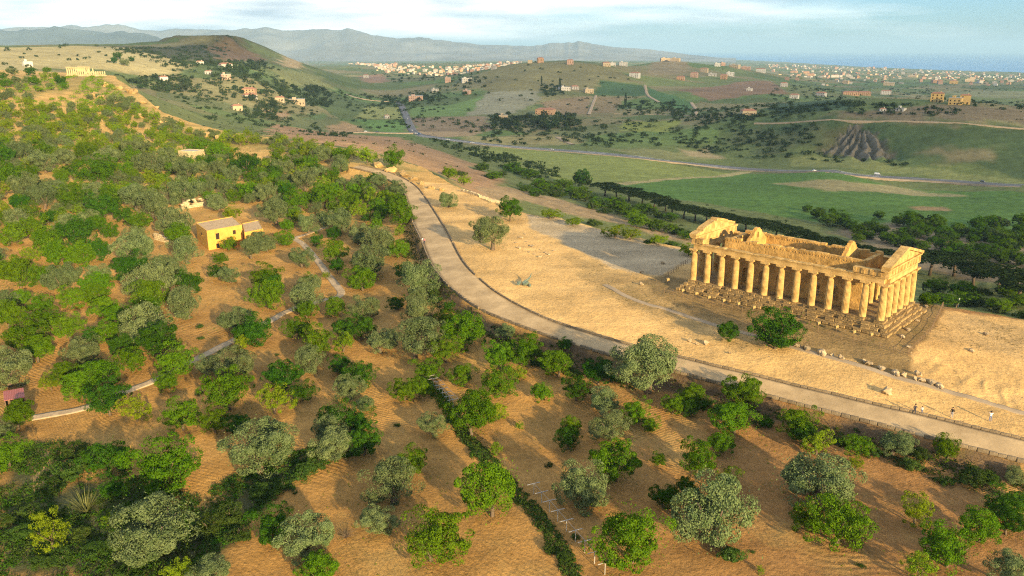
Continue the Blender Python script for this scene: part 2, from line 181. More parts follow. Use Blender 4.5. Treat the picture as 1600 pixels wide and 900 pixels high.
TOPZONES = [([(-319.8,624.4),(-243.3,519.9),(-197.6,456.6),(-161.4,434.0),(-130.8,412.5),(-92.0,385.7),(-56.5,353.6),(-37.0,329.2),(-40.0,310.6),(-63.3,329.2),(-92.0,360.0),(-125.3,383.8),(-160.5,404.0),(-190.8,423.5),(-226.7,466.2),(-263.9,505.0),(-271.3,469.0),(-275.4,451.2),(-299.4,492.7),(-294.7,518.7),(-293.7,547.6)],(0.34,0.25,0.085),6,0,1.0),([(-77.6,108.8),(-71.8,110.6),(-61.2,98.0),(-51.8,97.0),(-42.0,92.0),(-32.8,101.7),(-30.0,105.1),(-22.8,106.8),(-29.1,101.4),(-31.5,93.9),(-34.8,81.3),(-36.7,78.2),(-59.5,79.2)],(0.085,0.085,0.035),3,0.1,1.0),([(-74.8,110.8),(-72.3,110.6),(-64.8,101.3),(-63.2,96.6),(-66.3,96.8)],(0.42,0.27,0.12),1.5,0.2,0.2),([(-13.9,169.1),(-7.2,155.9),(0.0,146.7),(8.8,136.8),(17.9,129.7),(27.6,122.7),(33.8,117.6),(39.9,114.0),(47.6,108.2),(56.0,101.5),(61.2,98.0),(67.3,94.2),(66.3,91.9),(59.7,94.7),(54.9,98.7),(46.8,105.5),(39.1,110.9),(26.9,118.3),(17.3,124.8),(8.5,131.3),(0.0,139.3),(-7.7,151.5),(-15.5,167.0),(-22.4,191.9),(-26.9,214.9),(-29.4,231.8),(-25.2,210.9),(-20.7,192.1),(-16.7,177.2)],(0.13,0.085,0.045),1.2,0.0,1.0),([(-33.7,298.7),(-24.0,297.5),(-8.5,262.8),(1.4,245.1),(14.4,235.8),(42.5,323.9),(70.7,309.3),(39.8,166.9),(33.1,165.0),(28.2,168.7),(33.2,151.4),(45.7,133.8),(63.6,118.5),(67.9,126.5),(85.4,148.6),(98.1,144.6),(169.7,198.2),(82.4,91.4),(70.6,99.3),(58.9,107.3),(41.5,119.6),(29.3,128.6),(20.8,134.8),(9.2,144.1),(0.0,157.8),(-5.7,168.9),(-11.5,185.0),(-16.4,209.6),(-23.3,242.0),(-29.4,268.5)],(0.6,0.378,0.145),0.8,0,0.18),([(12.7,192.3),(20.2,187.0),(28.4,169.8),(39.6,141.3),(45.7,129.9),(36.0,131.1),(25.1,148.3),(17.9,164.1)],(0.42,0.275,0.11),4,0,0.9),([(73.8,135.3),(86.0,145.1),(95.8,140.8),(86.7,126.0),(78.1,130.2)],(0.5,0.33,0.14),3,0,0.8),([(3.9,241.5),(15.4,235.4),(28.3,215.4),(44.8,195.8),(44.2,187.0),(33.0,171.8),(24.0,180.1),(13.5,204.8),(5.5,223.7)],(0.42,0.32,0.19),1.5,0,0.15),([(28.2,168.7),(34.7,173.6),(39.8,166.9),(64.7,131.8),(68.2,135.7),(128.1,240.9),(86.6,150.5),(67.5,126.0),(64.2,117.5),(60.1,119.8),(49.9,129.4),(39.5,140.7),(31.3,155.0)],(0.27,0.18,0.075),1.5,0,0.8)]
HILL_CREST_NEAR = [(-8438,8500,257),(-6163,8500,269),(-5191,8500,263),(-4800,8500,276),(-4480,8500,245),(-3966,8500,208),(-3647,8500,158),(-3265,8500,83),(-2881,8500,8)]
HILL_CREST_FAR = [(-10502,12500,347),(-7643,12500,320),(-6582,12500,384),(-5540,12500,329),(-4487,12500,347),(-3436,12500,356),(-2484,12500,320),(-1724,12500,211),(-1054,12500,192),(-288,12500,137),(288,12500,119),(671,12500,165),(1006,12500,183),(1440,12500,110),(2019,12500,55),(2503,12500,-1),(3377,12500,-93)]
TREES = [('o',-69.3,145.4,9.65),('d',-65.3,137.8,6.83),('o',-68.6,160.2,6.79),('o',-79.2,138.2,6.26),('o',-88.3,129.3,8.16),('o',-110.6,165.7,5.25),('a',-107.6,167.1,3.88),('a',-101.2,162.9,5.17),('a',-103.0,154.1,5.91),('a',-94.5,152.8,5.54),('a',-93.9,145.0,7.15),('a',-88.9,139.4,5.11),('a',-87.6,148.7,5.4),('a',-97.4,167.9,4.96),('a',-93.5,170.5,5.03),('a',-87.9,162.2,5.15),('a',-80.7,156.2,5.64),('a',-79.8,165.7,6.65),('a',-76.4,160.9,5.11),('a',-78.6,146.2,4.7),('d',-72.0,139.5,4.8),('d',-81.7,146.2,3.76),('a',-70.3,127.1,6.37),('a',-68.3,133.3,4.32),('a',-77.8,129.2,4.21),('y',-80.2,127.9,3.06),('a',-72.3,123.9,5.42),('a',-59.8,131.4,5.69),('a',-58.6,125.8,4.11),('o',-55.6,151.7,6.46),('d',-52.0,147.1,5.35),('y',-51.5,141.9,3.35),('o',-48.7,128.0,7.23),('o',-54.1,130.8,3.97),('a',-45.8,118.5,6.5),('d',-65.2,118.1,5.72),('y',-59.5,115.3,4.07),('a',-50.9,112.1,5.46),('a',-45.4,110.7,4.17),('d',-41.5,110.2,3.66),('a',-77.8,114.1,4.54),('o',-79.0,112.0,3.48),('s',-61.6,148.2,1.42),('s',-64.0,154.4,1.48),('s',-52.9,123.9,1.35),('a',-53.9,167.8,7.09),('o',-44.5,165.9,7.01),('a',-43.7,161.2,4.1),('o',-31.8,159.5,6.43),('a',-38.0,163.0,4.49),('d',-33.1,150.6,5.14),('d',-29.8,148.4,5.07),('a',-42.4,148.7,5.08),('a',-37.0,139.7,5.71),('y',-32.2,142.3,4.27),('d',-49.6,145.8,5.61),('o',-35.7,133.0,5.18),('d',-30.5,131.6,3.99),('d',-26.0,125.9,5.48),('o',-19.1,154.8,6.57),('d',-24.8,165.1,3.49),('a',-9.1,142.4,7.32),('a',-13.6,152.7,3.89),('o',-24.9,141.7,5.78),('o',-17.9,138.5,8.34),('a',-12.0,136.2,4.99),('a',-8.2,126.0,4.38),('a',-2.0,132.0,5.13),('a',-2.2,120.6,5.01),('d',-38.6,124.9,5.99),('d',-34.4,120.2,3.94),('y',-37.7,115.9,4.84),('o',-26.7,120.8,4.49),('o',-24.1,116.6,3.33),('d',-26.6,110.1,5.36),('d',-22.8,109.3,4.6),('o',-26.3,106.5,4.97),('a',-15.1,128.4,4.74),('a',-17.7,121.0,4.23),('a',-15.4,121.9,4.0),('o',-11.9,109.3,3.88),('a',-6.0,108.3,6.97),('y',-2.5,113.3,3.25),('o',-21.2,167.9,3.89),('o',-36.7,107.9,3.84),('o',-1.2,143.7,3.38),('s',-44.2,139.8,0.9),('s',-17.8,111.9,0.99),('s',-37.7,152.0,0.97),('o',22.3,120.3,9.97),('o',14.9,115.2,5.06),('o',14.7,106.4,5.67),('a',1.7,132.4,6.0),('a',8.0,127.1,5.23),('d',9.6,135.2,2.61),('d',10.4,118.9,4.42),('a',5.0,119.3,3.13),('d',14.5,123.5,4.57),('a',19.0,110.7,3.91),('a',20.9,108.5,2.64),('a',24.9,113.1,3.23),('a',28.3,116.3,3.82),('a',35.7,113.8,5.5),('a',33.1,107.4,5.47),('a',8.6,107.9,2.87),('y',1.1,127.4,2.76),('d',27.6,112.0,2.71),('d',13.4,128.8,1.67),('y',1.2,110.0,1.22),('a',42.3,106.1,4.94),('a',-47.2,95.3,8.22),('o',-41.5,82.7,9.04),('d',-56.8,100.6,5.21),('a',-72.9,103.4,4.41),('o',-33.7,76.4,4.32),('y',-37.6,76.8,3.26),('y',-56.1,84.2,4.69),('s',-61.1,103.1,4.63),('d',-53.9,95.0,3.45),('s',-62.6,100.2,4.97),('s',-65.0,106.5,3.57),('s',-50.3,83.2,3.29),('s',-53.5,81.8,2.86),('s',-61.5,86.7,3.41),('s',-64.9,90.0,2.89),('y',-51.0,88.5,1.63),('s',-53.0,86.1,2.79),('s',-55.9,81.1,2.65),('s',-51.4,90.5,2.48),('s',-43.5,81.0,3.21),('s',-44.2,78.3,2.76),('s',-37.4,86.4,3.98),('s',-35.8,89.2,3.48),('s',-33.6,84.6,2.93),('s',-62.8,91.4,2.93),('s',-59.6,90.7,2.7),('s',-63.0,97.2,3.3),('o',-35.2,98.9,8.24),('o',-25.2,101.3,5.45),('d',-21.2,102.9,4.37),('o',-15.2,90.1,6.77),('o',-15.8,83.8,4.25),('a',-13.5,97.2,3.94),('a',-2.4,86.5,7.13),('a',-9.1,77.8,6.36),('d',-29.0,83.3,4.83),('o',-23.8,79.6,5.76),('a',-21.3,75.2,3.9),('s',-28.5,97.1,3.28),('s',-30.5,94.9,3.44),('s',-27.3,99.5,2.9),('s',-32.5,93.0,3.38),('s',-5.0,102.4,2.06),('y',-2.3,102.5,2.06),('o',9.2,89.3,6.11),('a',13.9,94.9,5.57),('d',8.1,104.2,3.48),('a',20.2,98.5,2.1),('a',24.9,96.1,4.55),('a',29.9,102.3,3.42),('d',18.9,88.2,3.22),('d',22.0,89.4,3.26),('o',23.6,80.2,9.11),('y',28.2,93.0,3.16),('a',13.5,77.0,7.19),('s',24.5,77.9,2.9),('s',5.1,99.2,1.11),('s',27.6,79.0,0.55),('y',27.4,75.2,0.88),('s',4.4,79.6,2.03),('s',6.2,77.6,1.99),('s',7.6,82.1,1.14),('o',37.6,88.7,8.7),('a',37.9,80.5,6.16),('a',35.2,83.5,3.46),('y',46.5,96.5,2.06),('y',48.5,84.0,3.86),('a',54.3,80.6,4.11),('a',48.2,76.0,4.8),('y',44.0,73.9,3.3),('o',52.9,72.9,3.95),('d',60.5,86.6,4.36),('d',58.8,82.5,3.62),('o',65.7,92.4,2.72),('s',60.4,92.8,4.2),('a',59.4,97.6,3.5),('o',52.8,99.2,4.44),('a',48.2,99.9,3.35),('y',42.8,100.7,3.6),('s',46.9,103.3,2.3),('s',50.3,99.6,2.0),('s',56.2,98.5,2.87),('s',62.9,92.7,2.51),('s',56.5,92.6,2.3),('d',63.7,88.0,2.61),('s',39.0,76.3,0.89),('d',41.8,103.7,3.46),('o',-176.9,302.8,10.34),('o',-177.6,319.0,8.31),('a',-152.5,293.0,11.82),('o',-165.6,326.6,9.82),('a',-190.7,323.5,9.05),('o',-162.9,346.6,11.09),('a',-160.1,335.8,7.4),('o',-144.6,319.8,12.21),('o',-139.6,328.9,11.89),('a',-138.5,325.3,6.53),('o',-127.1,312.5,8.81),('a',-144.3,368.8,8.1),('a',-133.8,359.9,9.35),('o',-119.3,322.5,7.13),('o',-110.7,314.0,7.59),('d',-108.7,325.6,10.48),('a',-172.1,271.3,9.86),('a',-174.2,286.4,6.92),('a',-187.2,326.4,5.22),('o',-162.1,262.2,9.03),('o',-149.6,251.8,9.22),('o',-154.4,270.3,7.66),('a',-141.9,254.4,9.32),('o',-138.5,253.7,7.24),('o',-141.8,270.0,8.76),('d',-128.1,244.9,9.51),('a',-133.2,265.4,8.09),('o',-145.9,294.0,6.53),('o',-125.1,261.5,10.12),('y',-127.5,280.9,5.12),('o',-115.1,251.6,9.76),('o',-113.8,273.3,11.11),('d',-121.7,246.0,5.53),('a',-112.6,236.6,6.31),('o',-100.5,230.6,9.95),('o',-99.3,266.6,7.6),('y',-89.3,251.1,5.64),('o',-142.3,226.7,7.44),('a',-135.6,222.9,6.41),('o',-130.0,228.6,7.51),('d',-120.3,215.9,8.91),('a',-123.9,234.1,5.28),('a',-115.9,224.3,5.08),('a',-136.9,211.4,7.41),('a',-124.0,207.5,7.29),('a',-114.4,197.2,7.38),('a',-109.5,197.2,6.97),('d',-108.5,204.3,5.93),('o',-99.0,202.0,9.23),('d',-93.9,189.0,7.5),('o',-89.8,196.0,6.12),('o',-85.6,203.2,7.42),('a',-94.7,219.7,6.35),('o',-106.5,220.9,5.92),('a',-79.4,217.1,4.17),('a',-76.3,201.8,3.64),('o',-68.9,187.2,4.7),('d',-72.3,189.3,4.35),('a',-115.6,179.7,7.53),('a',-111.2,181.9,6.09),('o',-100.6,187.3,5.87),('a',-95.5,176.1,7.03),('o',-82.4,174.0,9.88),('o',-81.6,187.7,5.49),('d',-74.9,177.6,5.59),('o',-123.2,186.3,3.89),('o',-104.9,177.9,7.09),('o',-70.2,207.9,6.03),('a',-147.2,238.7,5.85),('a',-148.0,228.8,4.68),('y',-159.1,292.4,4.13),('a',-175.1,331.6,7.96),('o',-191.6,311.8,9.36),('d',-191.7,302.7,8.49),('o',-70.8,220.1,6.36),('a',-65.0,221.9,5.03),('a',-69.2,239.2,3.93),('o',-74.4,247.2,9.61),('o',-86.6,276.9,7.31),('o',-94.1,327.2,8.55),('o',-86.4,301.2,6.69),('o',-77.4,297.0,9.61),('a',-83.6,333.3,6.02),('o',-83.1,343.4,8.93),('a',-73.2,266.2,8.13),('a',-63.9,268.5,8.19),('o',-65.2,262.1,4.81),('a',-59.8,264.3,4.85),('a',-53.8,264.0,6.99),('o',-70.0,322.7,7.78),('y',-48.0,268.0,8.17),('a',-44.3,258.6,5.8),('o',-42.4,283.1,7.45),('a',-37.5,259.4,6.34),('a',-33.8,237.8,7.3),('d',-41.8,246.4,4.03),('o',-53.2,237.7,9.76),('o',-62.4,239.4,6.39),('d',-52.0,229.5,4.49),('d',-56.2,223.2,3.68),('a',-47.7,205.2,5.96),('d',-44.3,195.0,3.86),('o',-54.5,200.2,5.83),('o',-44.3,223.8,7.84),('o',-36.6,209.0,8.66),('a',-30.2,205.6,4.9),('o',-34.8,191.5,8.79),('a',-35.3,180.8,6.45),('o',-21.1,173.1,8.72),('d',-26.0,185.8,4.27),('a',-59.1,183.2,6.52),('d',-56.4,179.4,4.52),('a',-48.9,183.9,3.85),('y',-46.0,190.0,2.18),('o',-47.2,176.9,5.58),('y',-32.7,227.3,3.27),('a',-41.0,235.1,3.86),('d',-46.4,249.3,3.06),('y',-59.5,330.1,7.93),('a',-48.3,325.4,8.48),('y',-65.4,288.3,3.5),('a',-96.4,357.3,5.0),('a',-70.3,337.7,5.41),('y',-24.6,312.9,5.67),('y',-19.5,322.2,5.53),('d',-39.1,195.4,3.66),('a',-56.6,282.2,5.15),('o',-68.1,215.4,3.56),('o',-49.8,293.4,6.52),('o',-20.1,252.0,5.74),('o',-4.9,198.1,8.51),('d',-0.6,231.8,6.82),('d',38.9,133.9,3.89),('d',45.7,129.9,7.8),('a',-299.2,485.8,6.06),('o',-299.1,495.5,6.18),('d',-318.6,515.4,5.61),('o',-300.7,508.4,5.54),('a',-290.7,500.8,6.24),('d',-351.5,602.2,6.54),('y',-297.4,523.7,5.7),('o',-277.9,494.8,4.63),('d',-280.6,510.9,5.97),('y',-277.2,481.1,5.26),('a',-271.8,497.8,4.66),('o',-287.8,480.9,5.25),('y',-303.2,545.5,5.94),('o',-352.8,582.8,6.78),('a',-369.9,657.7,6.12),('d',-524.3,1104.5,10.23),('d',-510.5,1114.6,7.75),('d',-505.1,1054.1,8.15),('o',-492.8,1052.8,10.59)]
PINES = [(58.7,499.8,10.53),(63.7,481.7,10.16),(71.2,479.2,10.11),(75.7,458.5,9.69),(81.2,449.7,9.51),(85.0,434.8,8.5),(85.9,421.2,8.25),(89.5,408.9,8.68),(93.8,401.4,8.53),(99.1,398.4,8.47),(104.1,394.7,8.4),(107.0,381.3,8.76),(113.7,379.4,8.72),(122.1,381.3,8.77),(125.4,370.1,8.53),(128.4,360.9,8.92),(130.9,347.9,8.61),(134.2,336.6,8.91),(137.6,328.1,8.7),(141.5,320.7,8.51),(144.1,311.9,8.81),(147.7,306.2,9.17),(160.8,295.7,11.35),(170.0,295.2,10.84),(162.6,269.5,10.39),(163.3,256.6,11.2),(155.1,233.2,10.6),(155.8,225.1,10.26)]
SLOPE_SHRUBS = [(-27.5,416.6,6.03),(-30.7,388.8,5.0),(-20.7,536.7,6.89),(-11.3,469.9,6.81),(-6.5,536.3,6.9),(0.0,596.1,9.57),(5.6,579.4,8.38),(13.4,555.2,8.94),(6.3,436.1,7.76),(18.7,482.2,8.57),(24.5,465.9,7.54),(33.0,510.4,9.08),(23.9,447.6,7.98),(36.4,473.7,7.67),(12.8,417.0,6.08),(38.3,449.1,9.47),(47.2,465.8,7.56),(47.3,421.6,7.55),(56.0,430.3,8.4),(41.9,405.8,5.28),(46.7,395.0,5.8),(56.9,398.6,8.45),(58.6,377.0,7.4),(67.2,401.5,8.52),(76.8,405.8,6.62),(79.7,393.2,5.79),(57.4,354.0,7.54),(64.0,351.4,6.34),(74.7,347.2,6.27),(70.3,349.5,5.74),(75.0,335.2,4.96),(11.5,235.3,5.0),(35.2,335.6,6.04),(27.9,211.7,5.22),(31.8,208.7,3.78),(38.4,202.2,3.67),(64.4,312.3,4.64),(43.4,190.6,3.47),(17.6,225.6,3.7),(36.3,204.9,2.36),(82.5,333.8,4.95),(121.0,248.5,2.92),(126.3,221.7,4.86),(132.7,221.6,5.61),(136.9,219.2,5.55),(136.7,212.7,5.04),(146.7,220.0,5.57),(144.3,245.2,5.77),(154.2,251.5,5.49),(141.0,254.5,5.55),(83.2,151.7,2.82),(159.2,244.4,5.34),(140.7,207.5,5.28)]
GROVE = [(174.0,448.3,6.59),(172.0,424.4,6.95),(178.9,428.4,7.72),(179.4,416.8,6.15),(177.6,400.3,6.58),(191.0,415.8,6.14),(188.6,399.4,6.56),(210.8,425.5,5.58),(217.2,424.1,8.34),(214.4,413.7,6.79),(195.1,383.6,7.58),(205.3,390.1,7.06),(223.8,413.4,7.46),(215.6,388.2,7.03),(228.1,396.4,7.17),(248.7,418.4,6.86),(263.2,431.5,6.36),(259.1,416.8,7.52),(231.0,384.4,6.96),(235.8,381.7,7.55),(244.1,385.1,6.98),(279.9,430.0,7.04),(258.0,393.1,7.76),(180.7,374.8,5.56),(180.8,365.4,4.82),(184.8,361.1,5.96),(187.6,354.7,4.69),(198.7,360.8,4.77),(202.7,355.4,5.29),(201.1,344.6,5.7),(208.9,348.3,5.76),(209.8,339.9,6.76),(223.0,347.7,6.91),(209.4,379.4,4.38),(201.5,373.2,3.69),(190.7,378.2,4.36),(191.5,340.1,4.51),(190.6,328.2,4.36),(198.4,327.5,4.89),(205.3,325.3,6.48),(211.6,322.4,6.43),(176.2,385.8,5.08),(167.5,376.5,4.34),(231.0,367.3,6.06),(239.2,366.8,6.05),(210.4,449.6,4.41),(176.8,471.8,4.61),(191.5,469.9,3.06),(222.9,375.5,4.33),(216.5,381.0,3.76),(175.3,333.0,3.86),(181.1,328.1,3.81)]
BROADLEAF = (47.9,544.2,11.87)
GROVE_AREA = [(-132.6,189.8),(-324.1,495.7),(-310.5,511.8),(-294.1,510.4),(-303.6,566.3),(-292.2,578.6),(-236.1,495.2),(-199.8,449.0),(-169.6,428.6),(-129.5,407.9),(-98.4,386.6),(-67.3,350.9),(-52.3,326.0),(-40.9,298.4),(-37.6,272.9),(-40.6,248.5),(-55.6,242.1),(-63.0,232.1),(-82.1,265.3),(-115.2,284.3),(-127.1,260.1),(-128.0,232.9),(-116.8,195.0)]
GROVE_HOLES = [[(-70.8,340.6),(-52.3,326.0),(-31.6,289.8),(-35.0,269.7),(-48.9,303.5),(-67.6,323.8)],[(-103.4,250.5),(-98.4,265.6),(-79.5,256.4),(-67.3,211.2),(-84.8,204.4)],[(-283.2,470.8),(-271.3,493.2),(-306.2,584.3),(-326.3,646.7),(-256.1,481.7),(-261.8,451.6)],[(-161.8,387.1),(-144.9,387.0),(-134.4,361.7),(-148.1,356.3)]]
PLOTS = [('along the foot of the paved way',[(-25.8,193.9),(-14.0,166.0),(0.0,140.6),(17.2,123.7),(33.0,113.8),(46.2,103.8),(56.1,97.8),(71.1,86.4),(74.4,91.8),(67.8,94.5),(56.2,102.0),(40.0,114.6),(17.9,130.4),(0.0,147.7),(-14.0,170.3),(-24.1,209.1)]),('on the sand beside the paved way',[(-37.7,292.2),(0.0,404.4),(81.8,330.8),(149.3,221.2),(70.4,99.0),(41.5,119.6),(20.8,134.8),(0.0,157.8),(-11.5,185.0),(-23.3,242.0)]),('in the scrubby bottom left corner',[(-84.0,109.8),(-66.7,110.4),(-54.3,106.9),(-40.9,96.1),(-31.5,93.9),(-29.1,101.4),(-25.8,94.8),(-29.5,67.8),(-59.9,68.9)]),('in the front rows left of the trellis',[(-54.3,106.9),(-41.4,117.7),(-24.7,117.2),(-11.2,115.2),(-3.6,100.7),(7.4,79.4),(12.5,64.9),(-29.5,67.8),(-25.8,94.8),(-31.5,93.9),(-40.9,96.1)]),('in the dark ploughed field right of the trellis',[(-11.2,115.2),(-11.2,129.5),(0.0,139.3),(17.2,123.7),(33.0,113.8),(46.2,103.8),(56.1,97.8),(71.1,86.4),(55.8,64.2),(12.5,64.9),(7.4,79.4),(-3.6,100.7)]),('between the lower footpath and the trellis',[(-77.1,116.6),(-65.5,125.2),(-58.3,135.0),(-52.9,155.6),(-47.2,169.4),(-37.3,173.5),(-27.6,163.2),(-19.5,164.8),(0.0,139.3),(-11.2,129.5),(-11.2,115.2),(-24.7,117.2),(-41.4,117.7),(-54.3,106.9)]),('left of the lower footpath by the red-roofed shed',[(-122.1,168.6),(-107.0,171.8),(-89.3,156.8),(-72.2,145.4),(-59.4,138.0),(-66.1,126.3),(-77.7,117.5),(-84.0,109.8)]),('in the orchard left of the yellow house',[(-180.2,259.1),(-147.9,281.3),(-108.0,265.1),(-85.5,210.8),(-71.8,182.3),(-52.5,173.3),(-52.9,155.6),(-59.4,138.0),(-72.2,145.4),(-89.3,156.8),(-107.0,171.8),(-122.1,168.6)]),('around the yellow house',[(-108.0,265.1),(-119.0,294.3),(-86.3,296.4),(-67.2,257.3),(-52.8,212.5),(-41.5,183.3),(-47.2,169.4),(-52.5,173.3),(-71.8,182.3),(-85.5,210.8)]),('between the upper footpath and the paved way',[(-67.2,257.3),(-65.7,342.4),(-37.7,292.2),(-25.2,210.9),(-22.4,191.9),(-14.0,166.0),(-19.5,164.8),(-27.6,163.2),(-37.3,173.5),(-41.5,183.3),(-52.8,212.5)]),('on the upper orchard slope',[(-180.2,259.1),(-246.9,363.2),(-172.4,436.1),(-78.3,656.1),(-37.7,292.2),(-65.7,342.4),(-67.2,257.3),(-86.3,296.4),(-119.0,294.3),(-108.0,265.1),(-147.9,281.3)])]
HOUSE_ROOF = [(-92.12,227.92),(-85.04,217.25),(-77.92,225.53),(-84.65,237.48)]
ANNEXE_ROOF = [(-80.02,231.98),(-75.47,219.91),(-71.74,224.94),(-76.77,237.08)]
HOUSE_Z = -7.65
SHED_ROOF = [(-84.66,122.17),(-82.71,119.06),(-80.18,120.56),(-82.18,123.66)]
SHED_Z = -10.86
JUNO = (-311.3,594.1,28.0)
PATH_LINES = [[(-77.86,117.86),(-72.88,120.22),(-69.46,121.93),(-66.35,125.76),(-62.01,129.96),(-58.8,136.48),(-55.7,144.52),(-51.08,159.27),(-48.97,168.06),(-43.94,173.95),(-38.71,177.18),(-44.06,188.25),(-51.98,206.79),(-59.01,222.09),(-64.66,231.16)],[(-64.86,231.17),(-62.11,237.85),(-58.52,246.35)],[(20.29,167.19),(23.46,159.55),(27.16,153.37),(32.64,148.42),(39.31,140.06),(45.74,133.85),(49.84,129.14),(56.3,123.21),(61.15,117.51),(68.56,112.2),(74.82,106.33),(80.05,102.88)]]
HIGHWAY = [(-106.1,922.8),(-56.1,882.9),(0.0,863.8),(46.7,836.7),(96.2,803.2),(131.9,785.4),(194.8,810.8),(246.3,767.5),(273.1,679.9),(336.7,697.4),(374.7,664.2),(395.3,612.2),(448.2,583.0)]
COUNTRY_ROADS = [[(-207.6,1489.6),(-171.0,1280.5),(-149.8,1159.5),(-132.2,1052.8),(-115.0,949.0),(-94.7,918.7)],[(-299.1,1472.8),(-273.9,1458.9),(-241.3,1467.1),(-205.6,1474.7)],[(-197.6,891.2),(-174.4,917.9),(-147.2,929.2),(-114.3,949.5)]]
TRACKS = [[(111.1,1177.2),(133.6,1352.7),(153.8,1502.5)],[(272.1,1679.7),(246.8,1496.5),(247.3,1372.7)],[(296.7,1352.5),(276.0,1211.3),(236.6,1054.0)],[(281.5,938.7),(313.2,902.5),(339.2,860.5),(389.5,823.4),(432.9,783.6),(482.1,761.9),(534.6,750.4)],[(148.7,1181.8),(215.7,1142.1),(241.8,1078.0)],[(52.5,945.3),(60.9,902.1),(66.5,880.1)]]
BOULDERS = [(49.9,130.2,1.23),(50.8,128.8,1.44),(52.9,127.0,1.96),(54.2,126.1,0.98),(55.3,124.7,1.29),(58.5,123.4,1.17),(59.0,122.2,1.37),(60.0,120.3,1.25),(61.7,118.7,1.65),(62.6,118.0,1.23),(65.0,118.1,1.33),(63.9,116.9,1.22),(64.8,116.2,1.31),(65.7,115.3,1.5),(66.6,114.5,1.5),(31.9,134.5,1.04),(32.9,133.0,0.68),(34.6,133.4,1.48),(37.7,128.7,0.66),(85.9,135.9,1.04),(78.9,128.0,1.1),(29.7,175.6,1.17),(35.8,182.8,1.21),(78.3,145.1,1.1),(75.6,140.5,0.95),(71.5,135.8,1.04),(69.0,132.5,1.13),(57.6,112.7,1.97),(28.1,165.7,1.11),(34.0,167.2,0.98),(68.2,128.2,0.99),(82.1,150.4,1.02)]
ROCKS = [(-217.8,456.7,5.02),(-202.6,446.6,6.33),(-196.8,446.8,4.93),(-186.3,438.5,8.31),(-180.1,441.1,5.57),(-156.5,415.4,8.57),(-147.7,408.8,7.14),(-138.0,404.1,7.7),(-164.2,422.9,5.36),(-260.6,526.8,6.57),(-248.8,516.9,6.45),(-236.6,509.3,9.54),(-248.4,488.9,5.35),(-242.3,482.5,4.53),(-54.5,326.7,5.24),(-48.1,318.8,5.12),(-42.0,310.6,5.5),(-37.4,303.8,3.91),(-33.7,294.5,3.33),(-28.9,285.8,3.23),(-25.1,282.2,2.74),(-131.8,399.7,4.45),(-216.9,481.3,4.53),(-206.0,472.7,4.45)]
RUBBLE = [(2.6,210.87),(3.75,206.7),(5.0,202.15),(6.59,210.73),(7.39,198.69),(8.4,195.36),(1.98,199.92),(1.01,205.09),(4.21,195.8),(5.61,193.77),(6.98,191.36),(3.54,215.28),(9.28,193.26),(10.58,196.95)]
FLOODLIGHTS = [(33.61,165.3),(35.31,158.0),(37.7,156.14),(39.77,153.77),(42.18,151.56),(44.52,149.36),(46.85,146.94),(56.07,137.87),(58.51,135.72),(60.55,133.07),(62.98,131.61)]
FENCES = [[(31.87,159.5),(35.04,156.58),(38.84,153.62),(46.71,145.19),(54.03,137.39),(60.14,130.09),(66.43,125.01)],[(66.99,125.75),(71.73,131.09),(77.95,138.47),(130.18,221.72)],[(33.96,169.42),(37.42,175.53),(42.74,185.38)]]
LAMP = (129.45,220.1)
PEOPLE = [(59.1,106.9,1.18,0),(60.1,106.8,0.89,1),(63.8,105.5,1.39,2),(68.7,104.3,1.29,3),(-24.0,209.1,1.21,4),(-23.5,208.5,1.2,5)]
CARS = [(41.4,838.9,0),(264.4,697.5,0),(322.2,701.7,2),(383.9,647.9,1),(-146.7,1142.1,0),(-151.7,1196.6,1),(-121.6,978.9,0),(-111.7,939.6,0),(-107.3,933.4,3),(-166.2,920.7,0),(-153.7,923.9,1),(-70.0,882.0,0),(-42.9,871.1,0)]
